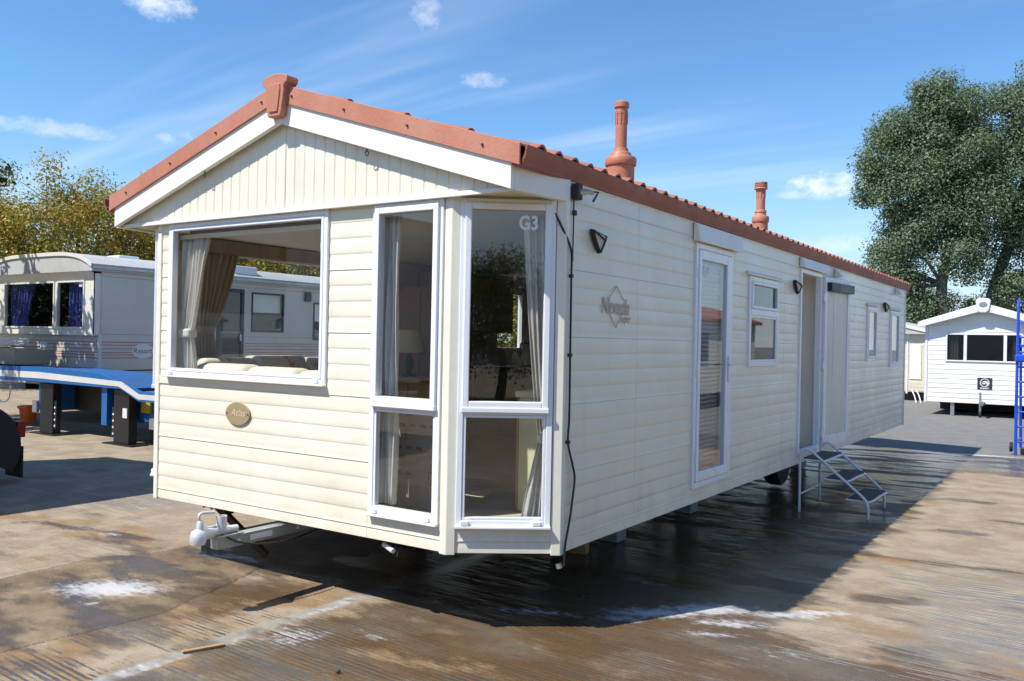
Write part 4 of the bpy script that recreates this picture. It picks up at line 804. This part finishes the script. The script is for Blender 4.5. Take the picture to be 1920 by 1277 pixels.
o=MB().tube(cr(pts,3),.014,6).build('hose_coil','hose',None,smooth=True,fix=False); tag(o,'coil of white hose lying on top of the box tank','hose')
o=MB().tube(cr([(-12.1,4.25,1.60),(-11.75,4.10,1.50),(-11.45,4.05,1.30),(-11.2,3.97,1.22),(-11.0,3.95,.9),(-10.95,3.95,.62),(-10.75,3.96,.52),(-10.55,3.97,.60),(-10.5,3.98,.85)],6),.014,6).build('loose_hose','hose',None,smooth=True); tag(o,'loose end of white hose looping down over the trailer edge','hose')
o=MB().obox((-11.35,4.66,1.572),(.30,.03,0),(-.012,.12,0),(0,0,.018)).build('plank','wood',None,bevel=.004); tag(o,'short timber plank lying on top of the box tank','plank')
o=MB().obox((-8.35,5.75,.958),(.32,.03,0),(-.01,.11,0),(0,0,.028)).build('plank','wood',None,bevel=.004); tag(o,'reddish timber piece lying on the far deck of the blue trailer','plank')
bk=empty('bucket',(-11.55,4.85,0),'orange plastic bucket standing on concrete under the trailer neck','bucket')
MB().lathe([(.125,.0),(.175,.34),(.165,.34),(.12,.02)],(-11.55,4.85,0),24).build('pail','orange',bk,smooth=True,angle=50); MB().lathe([(.178,.30),(.20,.31),(.20,.355),(.178,.36)],(-11.55,4.85,0),24).build('rim','orange',bk,smooth=True,angle=50)
# transport trailer at the left edge with an unseen caravan added on it to cast the wide shadow
tt=empty('transport_trailer',(-5.6,-3,0),'dark trailer tail with mudguard, tyre and red lamp at the left picture edge','trailer')
bx('deck','dark_steel',tt,-7.0,-4.35,-9,.62,.88,1.02); 
for y in (-.35,-1.5):
    for x in (-4.62,-6.75):
        w_=MB().lathe([(.22,-.14),(.42,-.14),(.46,-.10),(.46,.10),(.42,.14),(.22,.14)],(x,y,.46),28,'x').build('tyre','rubber',tt,smooth=True,angle=40); MB().lathe([(.05,-.08),(.22,-.12),(.22,.12),(.05,.08)],(x,y,.46),18,'x').build('rim','dark_steel',w_,smooth=True)
wt_=MB().lathe([(.22,-.14),(.42,-.14),(.46,-.10),(.46,.10),(.42,.14),(.22,.14)],(-4.75,.62,.46),28,'x').build('tyre','rubber',tt,smooth=True,angle=40)
gpt=[(.62+.56*math.cos(a),.46+.56*math.sin(a)) for a in np.linspace(R(-12),R(150),12)]
MB().prism(gpt+[(.62+.52*math.cos(a),.46+.52*math.sin(a)) for a in np.linspace(R(150),R(-12),12)],'x',-4.93,-4.52).build('mudguard','rubber',tt,bevel=.01)
MB().prism([(.62+.55*math.cos(a),.46+.55*math.sin(a)) for a in np.linspace(R(-35),R(160),14)]+[(.15,.62)],'x',-4.518,-4.505).build('guard_side','rubber',tt); bx('mud_flap','rubber',tt,-4.92,-4.52,1.185,1.205,.06,.45); bx('lamp','red_lens',tt,-4.66,-4.52,1.13,1.23,.56,.76,.015); bx('guard_bracket','black',tt,-4.9,-4.60,.50,.80,1.02,1.09,.01)
lc=empty('shadow_caravan',(-5.65,-4,1.03),'unseen white caravan added on the dark trailer to cast the wide shadow','static caravan')
bx('body','white_cladding',lc,-7.2,-4.10,-9.5,.40,1.1,4.0); MB().prism([(-7.25,4.0),(-4.05,4.0),(-4.05,4.1),(-5.65,4.42),(-7.25,4.1)],'y',-9.6,.48).build('roof','roof_felt',lc)
bx('window','plate',lc,-4.099,-4.09,-5,-2.6,2.2,3.3)
for i in range(20): bx('siding_board','white_cladding',lc,-4.098,-4.086,-9.45,.36,1.12+i*.135,1.248+i*.135,.003) if not 2.1<1.12+i*.135<3.35 else [bx('siding_board','white_cladding',lc,-4.098,-4.086,p,q,1.12+i*.135,1.248+i*.135,.003) for p,q in ((-9.45,-5.05),(-2.55,.36))]
for i in range(20): bx('siding_board','white_cladding',lc,-7.15,-4.15,.402,.414,1.12+i*.135,1.248+i*.135,.003) if not 2.1<1.12+i*.135<3.35 else [bx('siding_board','white_cladding',lc,p,q,.402,.414,1.12+i*.135,1.248+i*.135,.003) for p,q in ((-7.15,-6.55),(-4.75,-4.15))]
w_=bx('window','white_paint',lc,-6.54,-4.76,.40,.425,2.1,3.35,.005); bx('pane','glass_dark',w_,-6.48,-4.82,.426,.432,2.16,3.29); bx('inner_shade','plate',w_,-6.48,-4.82,.4255,.4258,2.16,3.29)
for x in (-7.2,-4.1): bx('corner_post','white_paint',lc,x-.03,x+.03,.36,.425,1.08,4.0,.004)

# ------------------------------------------------------------------ white caravan on the right, emblem plate
sx,sy=2.445,23.3; sW=2.93; sv=empty('white_caravan',(sx+sW/2,sy+5,0),'white caravan with wide front window and dark emblem plate, facing the yard','static caravan')
SWN=(2.955,4.875,1.545,2.35); xm=sx+sW/2
mb=MB(); wall_cells(mb,sx,sx+sW,.37,2.62,[SWN],lambda a,b,c,d: mb.box(a,b,sy+.001,sy+.05,c,d)); f_=mb.build('front_wall','white_cladding',sv)
MB().prism([(sx,2.62),(sx+sW,2.62),(xm,3.06)],'y',sy,sy+.05).build('gable','white_cladding',f_)
bx('side_wall','white_cladding',sv,sx,sx+.05,sy+.05,sy+10,.37,2.62); bx('side_wall','white_cladding',sv,sx+sW-.05,sx+sW,sy+.05,sy+10,.37,2.62); bx('end_wall','white_cladding',sv,sx,sx+sW,sy+10,sy+10.05,.37,2.62); bx('floor','dark_steel',sv,sx+.05,sx+sW-.05,sy+.05,sy+10,.37,.45); bx('inner_back','inner',sv,sx+.05,sx+sW-.05,sy+3.0,sy+3.05,.45,2.62)
z=.37
while z<2.60:
    z1=min(z+.135,2.60)
    for a,b in (([(sx+.06,SWN[0]-.01),(SWN[1]+.01,sx+sW-.06)] if z1>SWN[2]-.02 and z<SWN[3]+.02 else [(sx+.06,sx+sW-.06)])):
        MB().sweep([(-.001,0),(.014,.003),(.015,.02),(.004,z1-z),(-.001,z1-z)],(a,sy,z),(b,sy,z),(0,-1,0)).build('siding_board','white_cladding',f_)
    z=z1
for x in (sx,sx+sW): bx('corner_post','white_paint',sv,x-.035,x+.035,sy-.03,sy+.05,.35,2.62,.005)
for s in (-1,1):
    xe=xm+s*(sW/2+.20); MB().prism([(xm,2.98),(xe,2.50),(xe,2.66),(xm,3.20)],'y',sy-.28,sy-.22).build('bargeboard','white_paint',sv,bevel=.01)
    MB().prism([(xm,3.16),(xe,2.62),(xe,2.67),(xm,3.215)],'y',sy-.22,sy+10.2).build('roof','roof_felt',sv)
o=MB().prism([(xm-.15,3.03),(xm-.09,2.93),(xm+.09,2.93),(xm+.15,3.03),(xm+.19,3.27),(xm+.12,3.33),(xm-.12,3.33),(xm-.19,3.27)],'y',sy-.33,sy-.25).build('finial','white_paint',sv,bevel=.02); em=MB().lathe([(1,-.345),(1,-.331)],(0,sy,0),20,'y'); em.v=[(xm+a*.10,b,3.16+c*.065) for a,b,c in em.v]; em.build('emblem','galv',o)
mb=MB(); rr=frame_rect(mb,(0,sy,0),X_,-Y_,SWN,.04,-.05,.035); w_=mb.build('window','white_paint',sv,bevel=.005)
for x in (3.455,4.445): bx('mullion','white_paint',w_,x-.04,x+.04,sy-.03,sy+.04,rr[2],rr[3])
for a,b in ((rr[0],3.414),(3.496,4.404),(4.486,rr[1])): bx('pane','glass_dark',w_,a,b,sy-.003,sy+.003,rr[2],rr[3])
bx('inner_wall_shade','inner',sv,sx+.06,sx+sW-.06,sy+.06,sy+.10,.5,1.5)
pl=bx('emblem_plate','plate',sv,3.775,4.145,sy-.030,sy-.016,.78,1.11,.01)
rg=[(math.cos(a)*.118,math.sin(a)*.118) for a in np.linspace(0,2*math.pi,33)[:-1]]; rin=[(a*.86,b*.86) for a,b in rg]
mb=MB(); n=32; mb.add([(3.96+a,sy-.034,.968+b) for a,b in rg]+[(3.96+a,sy-.034,.968+b) for a,b in rin],[(i,(i+1)%n,n+(i+1)%n,n+i) for i in range(n)]); mb.build('emblem_ring','letter_white',pl,fix=False)
MB().prism([(3.96+a,.968+b) for a,b in ((-.10,.0),(-.04,.035),(.0,.05),(.05,.045),(.085,.02),(.095,-.02),(.07,-.06),(.03,-.085),(.055,-.04),(.04,-.005),(-.01,.012),(-.05,.012))],'y',sy-.036,sy-.0305).build('emblem_bird','letter_white',pl); MB().prism([(3.96+a,.968+b) for a,b in ((-.085,-.03),(-.03,-.012),(.02,-.015),(.03,-.035),(-.02,-.045))],'y',sy-.036,sy-.0305).build('emblem_wing','letter_white',pl)
text('lettering','SWIFT',.062,'letter_white',pl,(3.96,sy-.0315,.808),(1,0,0),(0,0,1),.0008,0,.002,1.25)
for x in (sx+.7,sx+sW-.6): bx('support_leg','galv',sv,x-.05,x+.05,sy+.05,sy+.15,0,.40)
tb=bx('drawbar','dark_steel',sv,3.90,3.98,sy-.55,sy+.4,.33,.42); MB().tube([(3.94,sy-.5,.42),(3.94,sy-.62,.40)],.06,10).build('coupling_head','galv',tb); MB().tube([(3.88,sy-.25,.05),(3.88,sy-.25,.70)],.03,8).build('jockey_post','galv',tb); MB().lathe([(.08,-.03),(.09,0),(.08,.03)],(3.88,sy-.25,.09),14,'x').build('jockey_wheel','rubber',tb)
bx('chassis_beam','dark_steel',sv,sx+.6,sx+.7,sy+.3,sy+9.6,.25,.37); bx('chassis_beam','dark_steel',sv,sx+sW-.7,sx+sW-.6,sy+.3,sy+9.6,.25,.37); bx('axle_box','dark_steel',sv,sx+.15,sx+sW-.15,sy+1.8,sy+9.5,.06,.30)
curtain('curtain','pale curtain at the left of the white caravan front window','curtain_cream',(3.0,sy+.12),(1,0),.27,1.5,2.36,None,.5,0,.03,4)
curtain('curtain','pale curtain at the right of the white caravan front window','curtain_cream',(4.62,sy+.12),(1,0),.25,1.5,2.36,None,.5,0,.03,4)
# beige caravan farther back
gx0,gx1,gy=-1.6,1.62,30.; bv=empty('beige_caravan',((gx0+gx1)/2,gy+5,0),'beige caravan half hidden between the cream and the white caravans','static caravan')
bx('body','beige_cladding',bv,gx0,gx1,gy,gy+9,.32,2.50); f_=bx('front_bay','beige_cladding',bv,.86,gx1,gy-.03,gy-.001,.32,2.45)
z=.36
while z<2.4:
    for a,b in ((.90,.93),(1.33,1.60)) if .7<z<2.05 else ((.90,1.60),): bx('siding_board','beige_cladding',bv,a,b,gy-.045,gy-.031,z,z+.115,.003)
    bx('siding_board','beige_cladding',bv,gx0,.80,gy-.015,gy-.001,z,z+.115,.003); z+=.125
w_=bx('window','white_paint',bv,.935,1.315,gy-.06,gy-.031,.78,2.04,.004); bx('pane','sign_face',w_,.975,1.275,gy-.064,gy-.061,.83,1.99); bx('corner_post','white_paint',bv,.81,.87,gy-.06,gy-.001,.25,2.5,.004)
MB().prism([(gx0-.2,2.42),(gx1+.2,2.42),(gx1+.2,2.56),(0,2.98),(gx0-.2,2.56)],'y',gy-.25,gy+9.2).build('roof','roof_felt',bv); MB().prism([(gx0-.2,2.40),(0,2.84),(gx1+.2,2.40),(gx1+.2,2.53),(0,2.96),(gx0-.2,2.53)],'y',gy-.29,gy-.251).build('bargeboard','resort_trim',bv)
bx('underframe','black',bv,gx0+.1,gx1-.1,gy+.2,gy+8.8,.02,.32)
for i in range(2): MB().tube([(1.15+i*.15,gy-.9,.42),(1.3+i*.15,gy-1.3,.25),(1.40+i*.15,gy-1.5,0)],.02,6).build('step_rail','white_paint',bv)
# blue platform ladder
ld=empty('platform_ladder',(5.66,13.9,0),'tall bright blue wheeled platform ladder at the right picture edge','ladder')
for x in (5.345,5.98):
    MB().tube(cr([(x,13.73,0),(x,13.75,1.0),(x,13.80,2.0),(x,13.83,2.55),(x,13.86,2.72),(x,13.95,2.80),(x,14.1,2.80)],5),.026,8).build('upright','ladder_blue',ld,smooth=True)
    MB().tube([(x+.03,14.6,.06),(x+.03,14.1,2.0)],.024,8).build('rear_upright','ladder_blue',ld); MB().tube([(x,13.77,.24),(x+.03,14.55,.24)],.018,8).build('base_bar','ladder_blue',ld)
    w_=MB().lathe([(.04,-.025),(.085,-.025),(.09,0),(.085,.025),(.04,.025)],(x-.075,13.86,.13),18,'x').build('wheel','rubber',ld,smooth=True); MB().lathe([(.012,-.03),(.04,-.03),(.04,.03),(.012,.03)],(x-.075,13.86,.13),12,'x').build('hub','galv',w_)
for i in range(9): MB().tube([(5.345,13.74+.012*i,.24+i*.27),(5.98,13.74+.012*i,.24+i*.27)],.017,8).build('rung','ladder_blue',ld)
bx('platform','ladder_blue',ld,5.33,6.0,13.82,14.25,1.95,2.0,.005); MB().box(5.31,5.5,13.70,13.80,1.68,1.82).build('cloth_bundle','ladder_blue',ld,bevel=.03,seg=3); bx('castor','black',ld,5.42,5.5,13.75,13.83,.02,.14,.02)
# caravan to the right of the yard, seen mirrored in the door glass
rc=empty('facing_caravan',(11.6,16,0),'cream caravan standing out of view on the right, mirrored in the door glass','static caravan')
bx('body','cream',rc,10.2,13.4,12.,24.,.45,2.6)
for i in range(18): bx('siding_board','cream',rc,10.18,10.199,12,24,.47+i*.118,.575+i*.118,.004)
for y in (13.,15.5,18.5,21.5): w_=bx('window','white_paint',rc,10.14,10.179,y,y+1.3,1.35,2.3); bx('pane','plate',w_,10.13,10.139,y+.07,y+1.23,1.42,2.23)
MB().prism([(10.0,2.55),(13.6,2.55),(13.6,2.65),(11.8,3.15),(10.0,2.65)],'y',11.8,24.2).build('roof','tile',rc); bx('underframe','black',rc,10.4,13.2,12.2,23.8,.02,.45)

# ------------------------------------------------------------------ trees
def leaves_mesh(name,centres,n_per,spread,size,pal,mat,drop=0.,aspect=.62,flat=.0):
    C_=np.repeat(np.asarray(centres,float),n_per,0); N=len(C_)
    pos=C_+np.clip(rng.normal(0,1,(N,3)),-1.5,1.5)*np.asarray(spread)
    out=pos-C_; out/=np.linalg.norm(out,axis=1)[:,None]+1e-6
    nrm=out*.75+rng.normal(0,1,(N,3))*.42; nrm[:,2]+=.45; nrm/=np.linalg.norm(nrm,axis=1)[:,None]       # leaves face outwards and up
    a=rng.normal(0,1,(N,3)); a[:,2]-=drop+.3; a-=nrm*(a*nrm).sum(1)[:,None]; a/=np.linalg.norm(a,axis=1)[:,None]; b=np.cross(nrm,a)
    s=size*rng.uniform(.6,1.25,N)[:,None]
    v=np.stack([pos-a*s*.5,pos+b*s*aspect*.5+nrm*s*.08,pos+a*s*.5,pos-b*s*aspect*.5+nrm*s*.08],1).reshape(-1,3)
    lo=v.min(0); org=np.array([(v[:,0].min()+v[:,0].max())/2,(v[:,1].min()+v[:,1].max())/2,lo[2]])
    me=bpy.data.meshes.new(name); me.vertices.add(4*N); me.vertices.foreach_set('co',(v-org).astype(np.float32).ravel())
    me.loops.add(4*N); me.loops.foreach_set('vertex_index',np.arange(4*N,dtype=np.int32)); me.polygons.add(N); me.polygons.foreach_set('loop_start',np.arange(0,4*N,4,dtype=np.int32)); me.update()
    pal=np.array(pal); clump=np.repeat(rng.integers(0,len(pal),len(centres)),n_per); idx=np.where(rng.random(N)<.55,clump,rng.integers(0,len(pal),N))
    cols=pal[idx]*rng.uniform(.8,1.2,(N,1)); cols=np.repeat(np.concatenate([cols,np.ones((N,1))],1),4,0)
    at_=me.attributes.new('tint','FLOAT_COLOR','POINT'); at_.data.foreach_set('color',cols.astype(np.float32).ravel()); me.materials.append(M[mat]); return me,org
def tree(name,label,base,trunk_pts,tr,blobs,ncl,n_per,spread,size,pal,mat='leaf',bark='bark',group=None,drop=0.,shell=.55):
    t_=empty(name,base,label,'tree',group); base=Vector(base)
    MB().tube(cr([base+Vector(p) for p in trunk_pts],4),list(np.linspace(tr,tr*.42,(len(trunk_pts)-1)*4+1)),10).build('trunk',bark,t_,smooth=True,fix=False)
    cs=[]; lm=MB(); vol=np.array([b[3]*b[4]*b[5] for b in blobs])**.67; vol/=vol.sum(); tp=[base+Vector(p) for p in trunk_pts]
    for bl,fr in zip(blobs,vol):
        c=base+Vector(bl[:3]); k=min(range(len(tp)),key=lambda i:(tp[i]-c).length+2*max(0,tp[i].z-c.z)); 
        mid=(tp[k]+c)/2+Vector((random.uniform(-.2,.2),random.uniform(-.2,.2),random.uniform(-.1,.25)))
        lm.tube([tp[k],mid,c],[tr*.38,tr*.24,tr*.12],6)
        for i in range(max(3,int(ncl*fr))):
            d=rng.normal(0,1,3); d/=np.linalg.norm(d); rad=rng.uniform(shell,1.0)
            p=np.array(c)+d*rad*np.array(bl[3:6]); cs.append(p)
            if i%3==0: lm.tube([c,(c+Vector(p))/2+Vector((0,0,.08)),Vector(p)],[tr*.09,tr*.06,tr*.02],4)
    lm.build('limbs',bark,t_,smooth=True,fix=False)
    me,org=leaves_mesh('crown',cs,n_per,spread,size,pal,mat,drop); link('crown',me,org,t_); return t_
AUT=[(.36,.30,.045),(.23,.25,.04),(.44,.31,.04),(.16,.19,.035),(.36,.22,.045),(.52,.35,.045),(.27,.28,.055)]
GRN=[(.045,.075,.022),(.06,.09,.025),(.035,.06,.018),(.08,.10,.03)]
POP=[(.14,.215,.065),(.17,.25,.08),(.11,.175,.052),(.20,.27,.11),(.25,.31,.16)]
def autumn(name,label,base,h,w,seed,pal=AUT,ncl=290,group='autumn trees behind the older caravan'):
    random.seed(seed); bl=[(0,0,h*.55,w,w,h*.33),(w*.55,.2*w,h*.62,w*.6,w*.6,h*.24),(-w*.55,-.1*w,h*.60,w*.6,w*.6,h*.26),(.1*w,-.4*w,h*.78,w*.55,w*.55,h*.2),(-.3*w,.4*w,h*.72,w*.5,w*.5,h*.22),(.15*w,-.35*w,h*.36,w*.75,w*.7,h*.22)]
    return tree(name,label,base,[(0,0,0),(.1,0,h*.2),(-.05,.1,h*.42),(.05,0,h*.68)],.16,bl,ncl,130,(.32,.32,.27),.112,pal,group=group)
autumn('autumn_tree','yellowing tree rising at the far left above the older caravan bay',(-25.4,9.2,0),7.4,3.1,1)
autumn('autumn_tree','tallest golden autumn tree, above the middle of the older caravan roof',(-22.9,12.2,0),8.0,3.1,2)
autumn('autumn_tree','golden autumn tree just left of the cream gable corner',(-20.2,14.6,0),7.5,2.9,3)
autumn('autumn_tree','yellow-green tree seen through the left half of the front window',(-17.3,17.2,0),6.1,2.6,4)
autumn('autumn_tree','yellow-green tree seen through the right half of the front window',(-14.4,19.4,0),5.9,2.6,5)
autumn('autumn_tree','autumn tree seen only through the lounge behind the front bay',(-11.0,22.0,0),6.2,2.8,6)
# pinnate branch of a tree standing left of the frame
random.seed(9); wb=[(0,0,4.6,2.0,2.0,1.3),(1.2,.6,5.0,1.0,1.0,.8),(2.0,1.1,4.7,.75,.75,.6),(-1,.2,5.0,1.6,1.6,1.2),(2.35,1.25,4.55,.55,.5,.45)]
tree('walnut_tree','dark green tree whose drooping leafy branch enters at the left edge',(-13.0,2.1,0),[(0,0,0),(.1,.1,1.8),(0,.2,3.4),(.2,.2,4.6)],.18,wb,120,46,(.18,.18,.16),.20,GRN,drop=.9,bark='bark_grey')
# poplars on the right
random.seed(12)
pb=[(-.2,0,12.4,2.6,2.6,2.4),(-2.1,-.6,10.9,1.9,2.2,2.0),(-3.2,-.8,12.6,1.35,1.6,1.3),(-1.5,0,14.0,1.9,2.0,1.5),(.6,.2,15.2,2.2,2.2,1.5),(-1.9,-.4,7.6,1.5,1.7,1.6),(-2.9,-.4,9.0,.9,1.,.9),(-.4,0,9.2,2.0,2.2,1.9),(1.4,-.2,9.6,2.0,2.0,2.2),(-2.0,-.2,5.6,1.2,1.4,1.1),(-1.1,.2,4.2,.9,1.2,1.0),(-2.9,-.3,6.9,1.3,1.3,1.2),(-2.3,-.3,5.2,1.2,1.2,1.0),(-1.4,-.3,3.9,1.2,1.2,.9),(-3.6,-.5,11.2,1.2,1.3,1.2),(-2.7,-.3,14.0,1.3,1.4,1.1),(-.6,-.2,16.0,1.5,1.5,1.0),(1.2,0,12.3,2.2,2.2,2.0),(.9,-.3,6.9,1.2,1.4,1.3)]
tree('poplar_tree','huge silver-green poplar with leaning trunk rising behind the white caravan',(-.35,48.6,0),[(0,0,0),(-.05,0,3),(-.2,0,5.5),(.2,0,8),(.3,0,11),(.1,0,13.5)],.36,pb,760,170,(.40,.40,.33),.15,POP,'leaf_poplar','bark_grey')
pb=[(1.8,0,11.5,2.6,2.6,2.6),(1.2,0,14.4,2.4,2.3,1.9),(3.2,0,15.6,2.6,2.4,1.9),(4.5,0,12.5,2.6,2.5,2.6),(.8,-.3,8.6,1.8,1.8,1.8),(3.2,-.3,8.6,2.3,2.2,2.0),(5.2,0,9.0,2.2,2.2,2.2),(2.4,-.4,6.2,1.8,1.8,1.3),(4.6,-.2,6.2,1.8,1.8,1.4),(.9,-.3,5.2,1.1,1.2,1.0)]
tree('poplar_tree','second silver-green poplar at the right edge, trunk just left of the finial',(1.45,49.9,0),[(0,0,0),(.05,0,3),(.5,0,5.5),(1.2,0,8),(1.8,0,11),(2.2,0,13.5)],.40,pb,600,170,(.40,.40,.33),.15,POP,'leaf_poplar','bark_grey')
for i,(x,y,h,w,l_) in enumerate(((-5.5,52,5.4,2.6,'yellow-green bush tree between the cream caravan end and the poplar trunk'),(-1.4,56,6.2,2.8,'green-yellow tree behind the leaning poplar trunk'),(2.2,57,6.4,2.8,'green-yellow tree behind the white caravan roof ridge'),(6.6,55,6.0,2.8,'yellowish tree behind the blue ladder'))):
    autumn('background_tree',l_,(x,y,0),h,w,20+i,AUT[:2]+AUT[3:4]+GRN[:2]+AUT[6:],150,'trees behind the poplars')
# trees that close the yard behind the camera, seen mirrored in the panes
src=None
ring=[(25*math.sin(a)+2,4-26*math.cos(a)) for a in np.linspace(R(-84),R(118),21)]
for i,(x,y) in enumerate(ring):
    if src is None: src=autumn('yard_tree','tree closing the yard behind the viewer, only mirrored in the panes',(x,y,0),5.0,2.9,40,GRN+AUT[3:4],200,'trees mirrored in the panes')
    else:
        c=copy_tree(src); c.location=(x,y,0); c.rotation_euler=(0,0,i*1.1); c.scale=(1+.06*(i%3),)*3
